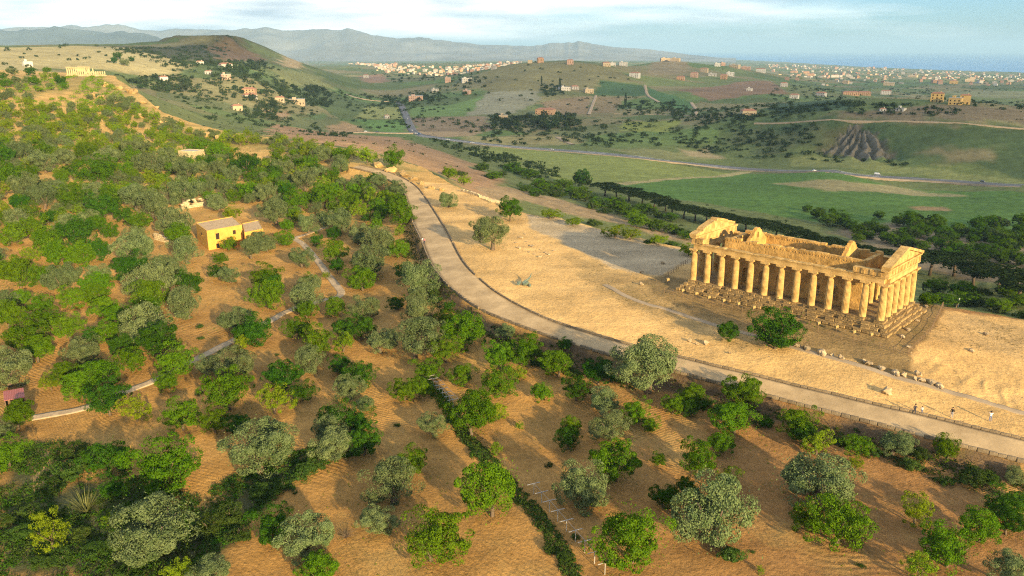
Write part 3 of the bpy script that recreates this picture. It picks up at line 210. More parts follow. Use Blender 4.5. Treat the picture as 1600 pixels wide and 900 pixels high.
HOUSES = [(-427.5,1012.3,9.45,5.51,0),(-547.3,936.8,9.42,5.8,0),(-425.9,1236.7,17.23,4.79,1),(-456.4,1212.2,10.31,3.75,0),(-400.6,1087.2,8.43,4.22,1),(-367.3,1059.6,11.53,6.59,2),(-295.2,877.7,10.34,5.52,3),(-321.4,998.6,15.6,6.24,4),(-311.6,978.6,15.31,4.59,1),(-291.8,1026.5,11.25,4.82,3),(-281.9,1070.3,20.14,6.71,3),(-173.4,1476.0,25.43,9.25,2),(-154.2,1645.8,14.13,6.42,1),(-94.5,1735.4,21.6,8.1,0),(-141.3,1816.4,12.72,11.31,2),(-82.9,1474.0,12.67,8.06,2),(-415.4,2345.1,14.57,9.11,0),(66.5,1912.0,14.77,10.34,4),(130.8,1859.3,14.38,10.06,2),(214.4,1872.0,17.38,8.69,3),(234.7,1920.4,11.88,7.43,0),(284.4,2113.3,21.25,9.81,0),(261.6,1772.9,20.65,9.64,0),(99.3,1515.4,18.92,7.09,0),(119.6,1549.5,14.5,6.04,1),(143.9,1522.7,16.65,8.32,3),(46.2,1175.5,25.9,7.4,4),(502.1,2708.9,29.29,12.55,3),(522.6,2663.7,28.8,10.29,3),(389.9,1907.1,17.79,7.41,4),(447.7,2029.8,17.34,15.76,2),(537.2,2317.6,21.56,10.78,3),(525.8,2050.0,15.93,14.34,4),(596.1,2251.6,20.98,10.49,0),(523.1,2152.8,21.73,6.68,1),(653.1,2629.6,18.31,12.21,0),(705.4,2763.2,14.96,12.83,2),(726.0,2710.5,31.47,10.49,3),(768.2,2717.1,29.47,10.52,2),(804.4,2674.0,29.02,12.44,0),(285.8,978.8,16.95,5.39,3),(503.1,1461.5,14.87,6.86,0),(603.5,1605.0,17.57,6.27,1),(705.1,1702.2,31.93,6.65,4),(753.3,1752.5,27.39,6.85,4),(942.4,2065.2,24.2,9.68,0),(1253.7,2737.3,31.98,14.92,3),(1451.8,4004.5,31.09,15.54,4),(1110.4,2743.2,19.22,19.22,3),(457.2,880.1,12.41,9.65,5),(464.9,858.0,12.11,7.4,5),(479.6,865.2,10.17,9.5,5),(403.2,847.9,8.66,3.33,0),(391.2,858.2,6.07,2.7,0),(-13.4,1130.4,10.69,4.45,3),(-176.8,1151.0,7.25,4.53,1),(590.3,1782.3,15.28,8.33,1),(1472.3,3753.9,34.99,17.49,0),(2012.2,4145.3,41.85,19.32,3),(1603.8,3099.0,33.76,14.47,4),(1636.9,3047.7,28.47,14.23,5),(1854.9,3335.1,33.73,15.57,3),(458.1,1586.9,9.91,4.95,0),(1532.1,4490.3,34.82,20.89,4),(1602.7,4492.1,31.36,20.91,4)]
CLUSTERS = [([(-511.5,1239.0),(-443.2,1434.6),(-406.2,1294.4),(-447.3,1110.8)],24,'above the houses on the left hillside'),([(-477.9,962.5),(-414.9,1069.2),(-370.4,968.8),(-402.6,905.1)],30,'in the hollow behind the far rocks'),([(-471.7,1271.9),(-428.3,1420.6),(-288.9,969.4),(-342.1,951.3)],36,'among the scattered houses of the left valley'),([(-359.1,1247.5),(-309.8,1416.8),(-255.9,1164.6),(-289.1,1024.9)],40,'in the dark clump by the tan farmhouse'),([(-302.4,964.8),(-283.2,1003.1),(-251.3,885.0),(-266.7,846.1)],14,'on the valley side left of the striped fields'),([(-441.1,2842.7),(-290.0,3116.0),(-160.4,1874.7),(-282.6,1911.2)],18,'along the near edge of the white town'),([(-283.3,1542.8),(-142.4,1658.6),(-118.8,1378.0),(-213.8,1362.9)],34,'beside the head of the straight country road'),([(-173.1,2230.4),(-48.1,1769.5),(-45.2,1447.7),(-102.0,1449.2)],18,'on the left flank of the bare round hill'),([(55.3,1579.4),(98.9,1587.7),(90.0,1439.7),(53.3,1421.3)],16,'beside the white farm on the round hill'),([(-31.8,1152.9),(90.8,1152.8),(82.5,993.4),(-24.0,1009.0)],56,'in the long wood at the foot of the round hill'),([(174.1,1370.9),(274.5,1358.0),(228.9,1118.7),(153.1,1158.2)],40,'in the dark wood between the green vineyards'),([(241.0,1055.4),(301.9,959.1),(264.1,927.3),(213.2,962.1)],26,'in the hedges above the valley meadow'),([(-99.0,891.6),(-54.2,852.5),(0.0,759.9),(41.9,652.1),(27.6,570.9),(-9.7,607.9),(-61.5,772.5)],46,'in the dark belt beside the main road'),([(-238.9,946.2),(-220.8,999.2),(-172.9,909.7),(-126.3,568.6),(-212.6,813.9)],10,'on the brown slope before the junction')]
FAR_WOODS = [([(-439.5,1009.6),(-397.0,1347.8),(-262.6,1195.8),(-231.0,789.9),(-267.0,720.3)],170),([(-320.4,1466.9),(-140.2,1801.2),(-81.6,1032.5),(-185.5,977.8)],90),([(-89.3,1132.6),(216.8,1058.3),(193.0,935.6),(-27.8,873.0)],90),([(256.9,1366.5),(341.5,989.5),(257.7,930.5),(196.1,951.9)],90),([(-503.4,1164.2),(-425.5,1448.3),(-392.0,1404.7),(-442.9,1057.2)],60),([(4194.2,21759.5),(3187.3,10312.2),(606.3,1948.6),(383.9,1899.2)],90),([(533.5,1710.7),(1018.1,2373.4),(380.9,882.4),(329.0,1048.7)],90),([(1326.0,2886.6),(1239.3,2407.4),(455.7,881.2),(418.2,905.2)],45),([(911.3,1764.4),(1041.8,1662.9),(1127.8,1599.4),(622.9,879.5),(515.8,819.7),(435.7,827.2)],110),([(315.3,1003.7),(455.2,827.9),(438.7,795.3),(299.3,925.5)],70),([(2086.2,6576.1),(3367.2,5423.0),(3642.4,5212.0),(1385.1,1968.8),(1376.7,2204.5),(597.4,1782.7)],330),([(-1658.2,8253.5),(116.2,5011.9),(55.0,1775.1),(-55.9,1802.4),(-498.8,2677.6)],160),([(199.3,968.5),(242.3,925.5),(319.2,799.6),(364.1,733.5),(359.1,722.4),(300.6,783.0),(179.7,904.3)],50),([(251.9,936.1),(323.9,873.0),(318.2,815.9),(263.0,869.4)],40),([(-664.1,1393.3),(-573.0,1591.0),(-541.4,1660.4),(-486.5,1340.3),(-521.3,1164.7)],90),([(60.4,952.8),(163.1,934.5),(176.3,885.8),(81.3,850.8)],24),([(-117.1,1498.6),(-54.6,1759.3),(115.7,1870.2),(273.0,1756.3),(276.5,1357.3),(92.2,1171.7),(-54.5,1154.6)],30),([(-780.3,1269.6),(-672.4,1458.0),(-513.4,1231.9),(-498.6,990.4),(-379.2,611.1)],22)]
TOWNS = [([(-1370.0,6950.0),(-477.0,3850.0),(-231.0,3729.0),(43.0,5511.0),(43.0,1843.0),(-28.0,1800.0),(-307.0,2823.0),(-510.0,3134.0)],150),([(2416.0,7912.0),(3383.0,7282.0),(3527.0,5681.0),(3642.0,5212.0),(1725.0,2457.0),(1705.0,2735.0),(1345.0,2879.0),(783.0,2341.0)],130)]
HEDGES = [([(-8.84,113.96),(-6.18,106.99),(-3.18,101.68),(0.0,93.66),(3.2,87.33),(5.61,80.67),(7.34,74.35)],2.0,1.0),([(-14.11,126.8),(-11.67,121.42),(-9.47,117.3),(-8.76,112.8)],2.2,1.6)]
UNDERGROWTH = [([(-77.6,108.8),(-72.6,110.2),(-67.7,110.4),(-57.4,107.3),(-52.1,98.6),(-41.9,94.1),(-35.3,82.5),(-35.9,76.0),(-60.3,77.0),(-77.9,104.7)],2600,1.5),([(-40.9,96.1),(-34.0,102.8),(-30.0,105.1),(-22.8,106.8),(-20.9,104.0),(-28.4,98.8),(-31.1,93.9),(-34.7,81.9),(-37.3,83.7)],900,1.2)]
TRELLIS = [[(-14.17,127.34),(-9.5,117.72)],[(2.83,91.71),(10.19,74.87)]]
RUIN_WALLS = [[(-112.27,266.23),(-107.09,272.72)],[(-104.16,226.83),(-99.04,223.42)],[(-18.15,280.54),(-10.97,270.69),(-2.67,328.4)]]
GREY_HOUSE = (-142.94,357.53)
STATUE = (2.67,168.13)
REED = (-55.78,91.7)
WEED_BANK = [(-29.41,231.84),(-24.0,207.94),(-16.07,174.81),(-7.21,154.86),(0.0,145.86),(8.75,136.19),(17.81,129.17),(27.53,122.05),(39.75,113.47),(47.42,107.6),(55.76,100.82),(60.91,97.32),(67.04,93.44),(70.08,91.08)]
DEAD_BUSH = (-19.81,83.05)

# ---------------------------------------------------------------- terrain heights
def smooth(a, b, t):
    t = np.clip((t - a) / (b - a), 0, 1)
    return t * t * (3 - 2 * t)

class Spline:
    """thin plate spline over (azimuth, log distance) through surveyed heights"""
    def __init__(self, pts, lam=1e-4, rmin=60., rmax=2e4, azlim=.9):
        self.lim = (rmin, rmax, azlim)
        p = np.array(pts, float)
        self.c = self.key(p[:, 0], p[:, 1])
        n = len(p)
        K = self.phi(self.c, self.c) + lam * np.eye(n)
        P = np.c_[np.ones(n), self.c]
        M = np.block([[K, P], [P.T, np.zeros((3, 3))]])
        s = np.linalg.solve(M, np.r_[p[:, 2], 0, 0, 0])
        self.w, self.a = s[:n], s[n:]
    def key(self, x, y):
        rmin, rmax, azl = self.lim
        r = np.clip(np.hypot(x, y), rmin, rmax)
        az = np.clip(np.arctan2(x, y), -azl, azl)
        return np.c_[az * 2.2, np.log(r)]
    @staticmethod
    def phi(a, b):
        d2 = ((a[:, None, :] - b[None, :, :]) ** 2).sum(2) + 1e-12
        return .5 * d2 * np.log(d2)
    def __call__(self, x, y):
        q = self.key(x, y)
        out = np.empty(len(q))
        for i in range(0, len(q), 20000):
            s = q[i:i + 20000]
            out[i:i + 20000] = self.phi(s, self.c) @ self.w + self.a[0] + s @ self.a[1:]
        return out

def hash2(ix, iy, seed):
    h = (ix * 374761393 + iy * 668265263 + seed * 982451653) & 0xffffffff
    h = ((h ^ (h >> 13)) * 1274126177) & 0xffffffff
    return ((h ^ (h >> 16)) & 0xffff) / 65535.

def vnoise(x, y, seed=0):
    ix = np.floor(x).astype(np.int64); iy = np.floor(y).astype(np.int64)
    fx = x - ix; fy = y - iy
    fx = fx * fx * (3 - 2 * fx); fy = fy * fy * (3 - 2 * fy)
    a = hash2(ix, iy, seed); b = hash2(ix + 1, iy, seed); c = hash2(ix, iy + 1, seed); d = hash2(ix + 1, iy + 1, seed)
    return (a + (b - a) * fx) * (1 - fy) + (c + (d - c) * fx) * fy - .5

def fbm(x, y, seed=0, octv=4):
    s = 0; a = 1.
    for k in range(octv):
        s = s + a * vnoise(x * 2 ** k, y * 2 ** k, seed + k); a *= .5
    return s

def seg_dist(x, y, line, closed=False):
    """distance to a polyline, side (left of travel > 0) and position along it"""
    L = np.array(line, float)[:, :2]
    if closed: L = np.vstack([L, L[:1]])
    best = np.full(len(x), 1e18); side = np.zeros(len(x)); along = np.zeros(len(x)); s0 = 0.
    for (ax, ay), (bx, by) in zip(L[:-1], L[1:]):
        dx, dy = bx - ax, by - ay; l2 = dx * dx + dy * dy
        t = np.clip(((x - ax) * dx + (y - ay) * dy) / l2, 0, 1)
        ex, ey = x - ax - t * dx, y - ay - t * dy
        d = ex * ex + ey * ey
        m = d < best
        best = np.where(m, d, best)
        side = np.where(m, np.sign(dx * (y - ay) - dy * (x - ax)), side)
        along = np.where(m, s0 + t * math.sqrt(l2), along)
        s0 += math.sqrt(l2)
    return np.sqrt(best), side, along

def inside(x, y, poly):
    P = np.array(poly, float)[:, :2]
    r = np.zeros(len(x), bool)
    for (ax, ay), (bx, by) in zip(P, np.roll(P, -1, 0)):
        c = ((ay > y) != (by > y)) & (x < (bx - ax) * (y - ay) / (by - ay + 1e-12) + ax)
        r ^= c
    return r

def box_blend(x, y, poly, soft):
    """1 inside a polygon, fading to 0 over soft metres outside"""
    d, _, _ = seg_dist(x, y, poly, True)
    d = np.where(inside(x, y, poly), -d, d)
    return 1 - smooth(-soft * .5, soft * .5, d)

def edge_dist(x, y):
    d, _, al = seg_dist(x, y, EDGE_LINE)
    return np.where(inside(x, y, list(EDGE_LINE) + [(420, -60), (420, -400), (-1500, -400), (-1500, 720)]), -d, d), al

def scar_ribs(x, y):
    """earth ribs that fan out downhill from the head of the landslip"""
    a = np.arctan2(x - SCAR_HEAD[0], -(y - SCAR_HEAD[1])); d = np.hypot(x - SCAR_HEAD[0], y - SCAR_HEAD[1])
    s = a * 5.5 + fbm(x / 16., y / 16., 51, 3) * .9
    return np.clip(1 - np.abs((s % 1.) - .5) * 2 + .35 * fbm(x / 5., y / 5., 52, 2), 0, 1) ** 1.4

ridge_top = Spline(RIDGE_PTS)
valley = Spline(VALLEY_PTS)

def height(x, y, detail=True):
    x = np.atleast_1d(np.asarray(x, float)); y = np.atleast_1d(np.asarray(y, float))
    r = np.hypot(x, y)
    out = np.empty(len(x))
    near = r < 1300
    zb = valley(x, y)
    zb = zb + fbm(x / 90., y / 90., 3) * np.clip((r - 950) / 900, 0, 1) * 4
    out[:] = zb
    xn, yn = x[near], y[near]
    if near.any():
        sd, al = edge_dist(xn, yn)                          # > 0 on the south (valley) side
        za = ridge_top(xn, yn)
        w = 42 + 120 * smooth(420, 120, al - 330)
        t = np.clip(sd / w, 0, 1)
        t = 1 - (1 - t) ** 1.7
        t = t * smooth(-.01, .06, sd / w)
        t = np.where(sd > 0, t, 0)
        t = np.where(r[near] > 1000, np.maximum(t, smooth(1000, 1250, r[near])), t)
        z = za * (1 - t) + zb[near] * t
        if detail:
            nd = np.clip(r[near] / 400, 0, 1)
            onr = t < .02
            # banks below the paved way
            dr, sr, ar = seg_dist(xn, yn, ROAD_LOW)
            below = (sr < 0) & onr
            bank = 1.7 * smooth(.2, 2.2, dr) * smooth(55, 6, dr)
            z = z - np.where(below, bank, 0)
            # rounded field relief
            z = z + fbm(xn / 17., yn / 17., 11) * .45 * np.where(below, smooth(2, 10, dr), .3)
            # rain gullies in the sand bank below the temple's east end
            for gp in GULLY_AREAS:
                m = box_blend(xn, yn, gp, 3.)
                ca, sa = GULLY_DIR
                cr = xn * ca + yn * sa
                ln = -xn * sa + yn * ca
                gx = cr / 1.5 + fbm(xn / 4., yn / 4., 21) * 2.6
                z = z - m * (np.abs(np.sin(gx * 1.6)) ** .6 - .6) * .34 * (.5 + vnoise(xn / 6., yn / 6., 5))
            z = z + fbm(xn / 3.2, yn / 3.2, 31, 3) * .16 * np.where(t > 0, 4, 1)
            if len(ROAD_LOW) > 3:
                kr = box_blend(xn, yn, list(ROAD_LOW) + list(ROAD_HIGH)[::-1], 1.6)
                z = z * (1 - kr) + (za - .12) * kr
            # level pads under buildings
            for px, py, pr, pz in PADS:
                dd = np.hypot(xn - px, yn - py)
                k = 1 - smooth(pr, pr * 1.6, dd)
                z = z * (1 - k) + pz * k
            k = box_blend(xn, yn, TEMPLE_PAD, 4.)
            z = z * (1 - k) + (-2.25) * k
        out[near] = z
    m = (x < -350) & (x > -1100) & (y > 1300) & (y < 2300)
    if m.any():
        k = box_blend(x[m] + fbm(x[m] / 60., y[m] / 60., 43) * 30, y[m], MESA, 38.)
        out[m] = np.maximum(out[m], out[m] * (1 - k) + (73 + 4 * fbm(x[m] / 70., y[m] / 70., 44)) * k)
    # eroded face of the mesa across the valley
    m = (r > 600) & (r < 1150) & (x > 150)
    if m.any() and detail:
        xm, ym = x[m], y[m]
        k = box_blend(xm, ym, SCAR, 30.)
        out[m] += k * ((scar_ribs(xm, ym) - 1) * 7)
    return out

# ---------------------------------------------------------------- ground
def ground_material():
    m = bpy.data.materials.new('ground'); m.use_nodes = True; nt = m.node_tree; nt.nodes.clear(); L = nt.links.new
    N = lambda t, **k: [setattr(n, a, v) for n in [nt.nodes.new(t)] for a, v in k.items()] and n if k else nt.nodes.new(t)
    def node(t, **k):
        n = nt.nodes.new(t)
        for a, v in k.items(): setattr(n, a, v)
        return n
    out = node('ShaderNodeOutputMaterial'); b = node('ShaderNodeBsdfPrincipled')
    b.inputs['Roughness'].default_value = .95; b.inputs['Specular IOR Level'].default_value = .08
    col = node('ShaderNodeAttribute', attribute_name='zone'); pl = node('ShaderNodeAttribute', attribute_name='plough')
    geo = node('ShaderNodeNewGeometry')
    def noise(scale, detail=6, rough=.6, vec=None):
        n = node('ShaderNodeTexNoise'); n.inputs['Scale'].default_value = scale; n.inputs['Detail'].default_value = detail; n.inputs['Roughness'].default_value = rough
        L(vec or geo.outputs['Position'], n.inputs['Vector']); return n
    def mr(x, a, bb, c, d):
        n = node('ShaderNodeMapRange'); L(x, n.inputs['Value'])
        for k, v in zip(('From Min', 'From Max', 'To Min', 'To Max'), (a, bb, c, d)): n.inputs[k].default_value = v
        return n.outputs['Result']
    def mul(a, bb):
        n = node('ShaderNodeMath', operation='MULTIPLY')
        L(a, n.inputs[0])
        if isinstance(bb, float): n.inputs[1].default_value = bb
        else: L(bb, n.inputs[1])
        return n.outputs[0]
    def add(a, bb):
        n = node('ShaderNodeMath', operation='ADD'); L(a, n.inputs[0]); L(bb, n.inputs[1]); return n.outputs[0]
    big = mr(noise(.012, 5).outputs['Fac'], .3, .7, .82, 1.18)
    mid = mr(noise(.11, 7, .65).outputs['Fac'], .3, .7, .80, 1.22)
    fin = mr(noise(1.3, 8, .7).outputs['Fac'], .3, .7, .82, 1.2)
    # furrows left by the plough, curving round the trees
    warp = noise(.022, 1, .5); wv = node('ShaderNodeVectorMath', operation='SCALE'); wv.inputs['Scale'].default_value = 34.
    L(warp.outputs['Color'], wv.inputs[0]); ws = node('ShaderNodeVectorMath', operation='ADD'); L(geo.outputs['Position'], ws.inputs[0]); L(wv.outputs[0], ws.inputs[1])
    wave = node('ShaderNodeTexWave', bands_direction='DIAGONAL'); wave.inputs['Scale'].default_value = .66; wave.inputs['Distortion'].default_value = 2.2; wave.inputs['Detail'].default_value = 3; wave.inputs['Detail Scale'].default_value = 2.
    L(ws.outputs[0], wave.inputs['Vector'])
    patch = mul(mr(noise(.05, 4).outputs['Fac'], .42, .6, .1, 1.), mr(noise(.6, 5, .7).outputs['Fac'], .3, .6, .35, 1.))
    fur = mul(mul(wave.outputs['Fac'], patch), pl.outputs['Fac'])
    furc = mr(fur, 0., 1., 1.03, .84)
    mpn = node('ShaderNodeMapping'); mpn.inputs['Rotation'].default_value = (0, 0, .25); mpn.inputs['Scale'].default_value = (.02, .22, .05); L(geo.outputs['Position'], mpn.inputs['Vector'])
    stk = mr(noise(1., 6, .65, mpn.outputs['Vector']).outputs['Fac'], .3, .7, .84, 1.16)
    k = mul(mul(mul(mul(big, mid), fin), furc), stk)
    sc = node('ShaderNodeVectorMath', operation='SCALE'); L(col.outputs['Color'], sc.inputs[0]); L(k, sc.inputs['Scale'])
    straw = node('ShaderNodeMix', data_type='RGBA'); L(mul(mr(noise(.05, 7, .7).outputs['Fac'], .52, .66, 0., .6), pl.outputs['Fac']), straw.inputs['Factor']); L(sc.outputs[0], straw.inputs['A']); straw.inputs['B'].default_value = (.46, .30, .10, 1)
    clod = node('ShaderNodeVectorMath', operation='SCALE'); L(straw.outputs['Result'], clod.inputs[0]); L(mr(noise(3.4, 4, .75).outputs['Fac'], .36, .5, .72, 1.), clod.inputs['Scale']); sc = clod
    # weeds and dry grass that come up in patches
    wd = mul(mr(noise(.09, 8, .72).outputs['Fac'], .54, .66, 0., 1.), mr(noise(1.1, 6, .7).outputs['Fac'], .45, .6, .2, 1.))
    veg = node('ShaderNodeAttribute', attribute_name='weeds')
    mx = node('ShaderNodeMix', data_type='RGBA'); L(mul(wd, veg.outputs['Fac']), mx.inputs['Factor']); L(sc.outputs[0], mx.inputs['A']); mx.inputs['B'].default_value = (.095, .088, .030, 1)
    L(mx.outputs['Result'], b.inputs['Base Color'])
    bp = node('ShaderNodeBump'); bp.inputs['Strength'].default_value = 1.; bp.inputs['Distance'].default_value = .30
    hgt = add(mul(noise(1.6, 9, .68).outputs['Fac'], .8), mul(fur, -.34)); L(hgt, bp.inputs['Height']); L(bp.outputs['Normal'], b.inputs['Normal'])
    L(b.outputs['BSDF'], out.inputs['Surface'])
    return m

def zone_colours(x, y):
    n = len(x); r = np.hypot(x, y)
    sd, al = edge_dist(x, y)
    top = (sd < 1.5) & (r < 900)
    col = np.tile(np.array([.145, .165, .055]), (n, 1)); pl = np.zeros(n); wd = np.full(n, .55)
    # valley: mosaic of small parcels far off, then the surveyed fields
    cell = 170.
    ux = x * .86 + y * .5; uy = -x * .5 + y * .86
    ux = ux + fbm(x / 300., y / 300., 71) * 160; uy = uy + fbm(x / 300., y / 300., 81) * 160
    hsh = hash2(np.floor(ux / cell).astype(np.int64), np.floor(uy / (cell * .6)).astype(np.int64), 5)
    pal = np.array([[.09, .12, .042], [.13, .155, .052], [.18, .15, .075], [.075, .105, .036], [.21, .18, .085], [.12, .13, .055], [.09, .14, .04]])
    par = 1.22 * pal[np.clip((hsh * len(pal)).astype(int), 0, len(pal) - 1)]
    k = (smooth(700, 1000, r) * .8)[:, None]
    col = col * (1 - k) + par * k
    for poly, c, soft in FIELDS:
        P = np.array(poly); m = (x > P[:, 0].min() - 40) & (x < P[:, 0].max() + 40) & (y > P[:, 1].min() - 40) & (y < P[:, 1].max() + 40) & ~top
        if not m.any(): continue
        jx = x[m] + fbm(x[m] / 25., y[m] / 25., 91, 3) * soft * 1.5; jy = y[m] + fbm(x[m] / 25., y[m] / 25., 97, 3) * soft * 1.5
        w = box_blend(jx, jy, poly, soft)[:, None]
        col[m] = col[m] * (1 - w) + np.array(c) * w
        wd[m] = wd[m] * (1 - w[:, 0]) + .3 * w[:, 0]
    m = (x < -300) & (x > -1200) & (y > 1200) & (y < 2500)
    if m.any():
        w = box_blend(x[m] + fbm(x[m] / 50., y[m] / 50., 63) * 60, y[m], MESA, 160.)[:, None]; col[m] = col[m] * (1 - w) + np.array([.055, .055, .028]) * w
        g = smooth(.05, .35, fbm(x[m] / 40., y[m] / 40., 64))[:, None] * w; col[m] = col[m] * (1 - g) + np.array([.17, .105, .06]) * g
    m = (x > 150) & (r > 600) & (r < 1150)
    if m.any():
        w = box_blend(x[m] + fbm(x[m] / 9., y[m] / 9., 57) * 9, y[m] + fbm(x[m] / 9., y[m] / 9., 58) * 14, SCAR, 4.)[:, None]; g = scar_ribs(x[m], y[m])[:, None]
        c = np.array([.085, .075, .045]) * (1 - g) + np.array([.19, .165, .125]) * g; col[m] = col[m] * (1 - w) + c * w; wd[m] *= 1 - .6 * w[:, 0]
    # ridge top
    soil = np.array([.44, .245, .072]); soil2 = np.array([.35, .185, .054])
    kk = smooth(-.25, .3, fbm(x / 38., y / 38., 61))[:, None]
    xr = smooth(-10, 45, x)[:, None] * .85
    s = soil * (1 - .5 * kk) + soil2 * .5 * kk
    s = s * (1 - xr) + np.array([.28, .145, .055]) * xr
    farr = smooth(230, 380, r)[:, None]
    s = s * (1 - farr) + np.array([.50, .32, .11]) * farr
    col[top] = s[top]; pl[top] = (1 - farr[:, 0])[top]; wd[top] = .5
    for poly, c, soft, p_, w_ in TOPZONES:
        P = np.array(poly); m = (x > P[:, 0].min() - 10) & (x < P[:, 0].max() + 10) & (y > P[:, 1].min() - 10) & (y < P[:, 1].max() + 10) & top
        if not m.any(): continue
        jx = x[m] + fbm(x[m] / 4., y[m] / 4., 93, 3) * soft * 1.3; jy = y[m] + fbm(x[m] / 4., y[m] / 4., 95, 3) * soft * 1.3
        w = box_blend(jx, jy, poly, soft)[:, None]
        col[m] = col[m] * (1 - w) + np.array(c) * w
        pl[m] = pl[m] * (1 - w[:, 0]) + p_ * w[:, 0]; wd[m] = wd[m] * (1 - w[:, 0]) + w_ * w[:, 0]
    return col, pl, wd

rr = np.concatenate([np.geomspace(18, 62, 24)[:-1], np.geomspace(62, 420, 330)[:-1], np.geomspace(420, 1300, 230)[:-1], np.geomspace(1300, 3000, 120)[:-1], np.geomspace(3000, 26000, 110)])
aa = np.concatenate([np.linspace(-math.pi, -.72, 46)[:-1], np.linspace(-.72, .72, 760)[:-1], np.linspace(.72, math.pi, 46)])
R, Az = np.meshgrid(rr, -aa, indexing='ij')
GX, GY = R * np.sin(Az), R * np.cos(Az)
GZ = height(GX.ravel(), GY.ravel()).reshape(GX.shape)
gme = grid_mesh('ground', GX, GY, GZ, ground_material())
zc, zp, zw = zone_colours(GX.ravel(), GY.ravel())
at = gme.attributes.new('zone', 'FLOAT_COLOR', 'POINT'); at.data.foreach_set('color', np.c_[zc, np.ones(len(zc))].astype(np.float32).ravel())
at = gme.attributes.new('plough', 'FLOAT', 'POINT'); at.data.foreach_set('value', zp.astype(np.float32))
at = gme.attributes.new('weeds', 'FLOAT', 'POINT'); at.data.foreach_set('value', zw.astype(np.float32))
tag(new('ground', gme), kind='structure')

# the sea, and the ranges of hills behind the coast plain
def sea_material():
    m = bpy.data.materials.new('sea'); m.use_nodes = True; b = m.node_tree.nodes['Principled BSDF']
    b.inputs['Base Color'].default_value = (.010, .17, .38, 1); b.inputs['Roughness'].default_value = .35
    return m
sm = MB(); n = 96
sm.v = [(0, 0, -125)] + [(rad * math.cos(2 * math.pi * k / n), rad * math.sin(2 * math.pi * k / n), -125) for rad in (3000, 12000, 30000, 58000) for k in range(n)]
sm.f = [(0, 1 + k, 1 + (k + 1) % n) for k in range(n)] + [(1 + j * n + k, 1 + j * n + n + k, 1 + j * n + n + (k + 1) % n, 1 + j * n + (k + 1) % n) for j in range(3) for k in range(n)]
tag(sm.build('sea', sea_material()), kind='structure')

def range_of_hills(name, crest, depth, col, seed):
    """crest: (x at the crest distance, y, height) points; the range falls away on both sides"""
    C = np.array(crest, float); n = 420; t = np.linspace(0, len(C) - 1, n)
    cx, cyy, cz = (np.interp(t, np.arange(len(C)), C[:, k]) for k in range(3))
    cz = cz + fbm(t * 2.3, t * 0, seed + 3, 5) * (cz + 95) * .10
    rows = np.linspace(-1, 1, 41); X = np.empty((41, n)); Y = X.copy(); Z = X.copy()
    for i, s in enumerate(rows):
        f = max(0., 1 - abs(s)) ** 1.15
        X[i] = cx * (1 + s * depth / cyy); Y[i] = cyy + s * depth
        Z[i] = -95 + (cz + 95) * f + fbm(X[i] / 700., Y[i] / 1100., seed, 6) * (cz + 95) * .75 * f ** .5 * (1 - f * .75) 
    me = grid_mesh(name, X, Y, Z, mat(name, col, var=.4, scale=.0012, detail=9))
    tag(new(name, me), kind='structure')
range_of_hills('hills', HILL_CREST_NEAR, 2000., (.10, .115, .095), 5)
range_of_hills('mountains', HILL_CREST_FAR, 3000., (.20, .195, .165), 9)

# ---------------------------------------------------------------- the temple
TH = -0.7582
STONE = mat('temple_stone', (.52, .31, .095), var=.48, scale=.8, bump=.06, bscale=4., col2=(.62, .41, .155))
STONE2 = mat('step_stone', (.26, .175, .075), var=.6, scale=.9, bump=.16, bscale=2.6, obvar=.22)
STONE3 = mat('cella_stone', (.47, .28, .085), var=.45, scale=.5, bump=.12, bscale=2.4)
T = empty('temple', (38.0, 160.8, 0.), TH)
tag(T, 'large golden Doric temple with columns on all sides, roofless, on stone steps', 'temple')
NL, NF, LA, LB = 13, 6, 38.1, 15.5

def column_shaft(seed):
    rnd = random.Random(seed); n = 40; rings = []; H = 5.95
    for j in range(13):
        t = j / 12; z = H * t; r = .71 - .155 * t + .03 * math.sin(math.pi * t)
        wear = 1 - (.05 * rnd.random() if 0 < j < 12 else 0)
        rings.append([(r * wear * (1 - .08 * (k % 2)) * math.cos(2 * math.pi * k / n),
                       r * wear * (1 - .08 * (k % 2)) * math.sin(2 * math.pi * k / n), z) for k in range(n)])
    return MB().rings(rings).mesh('column', STONE)
shafts = [column_shaft(k) for k in range(4)]
def capital_mesh():
    m = MB(); m.lathe([(.55, 5.95), (.585, 6.0), (.60, 6.05), (.74, 6.22), (.83, 6.33), (.85, 6.38)], 24)
    m.box(-.87, -.87, 6.381, .87, .87, 6.72); return m.mesh('capital', STONE)
cap = capital_mesh()
def column(a, b, k, parent=T):
    c = new('column', shafts[k % 4], parent, (a, b, 0), (0, 0, random.uniform(0, .3)))
    h = new('capital', cap, c, (0, 0, 0), (0, 0, -c.rotation_euler[2]))
k = 0
for i in range(NL):
    for b in (0, LB): column(i * LA / (NL - 1), b, k); k += 1
for j in range(1, NF - 1):
    for a in (0, LA): column(a, j * LB / (NF - 1), k); k += 1

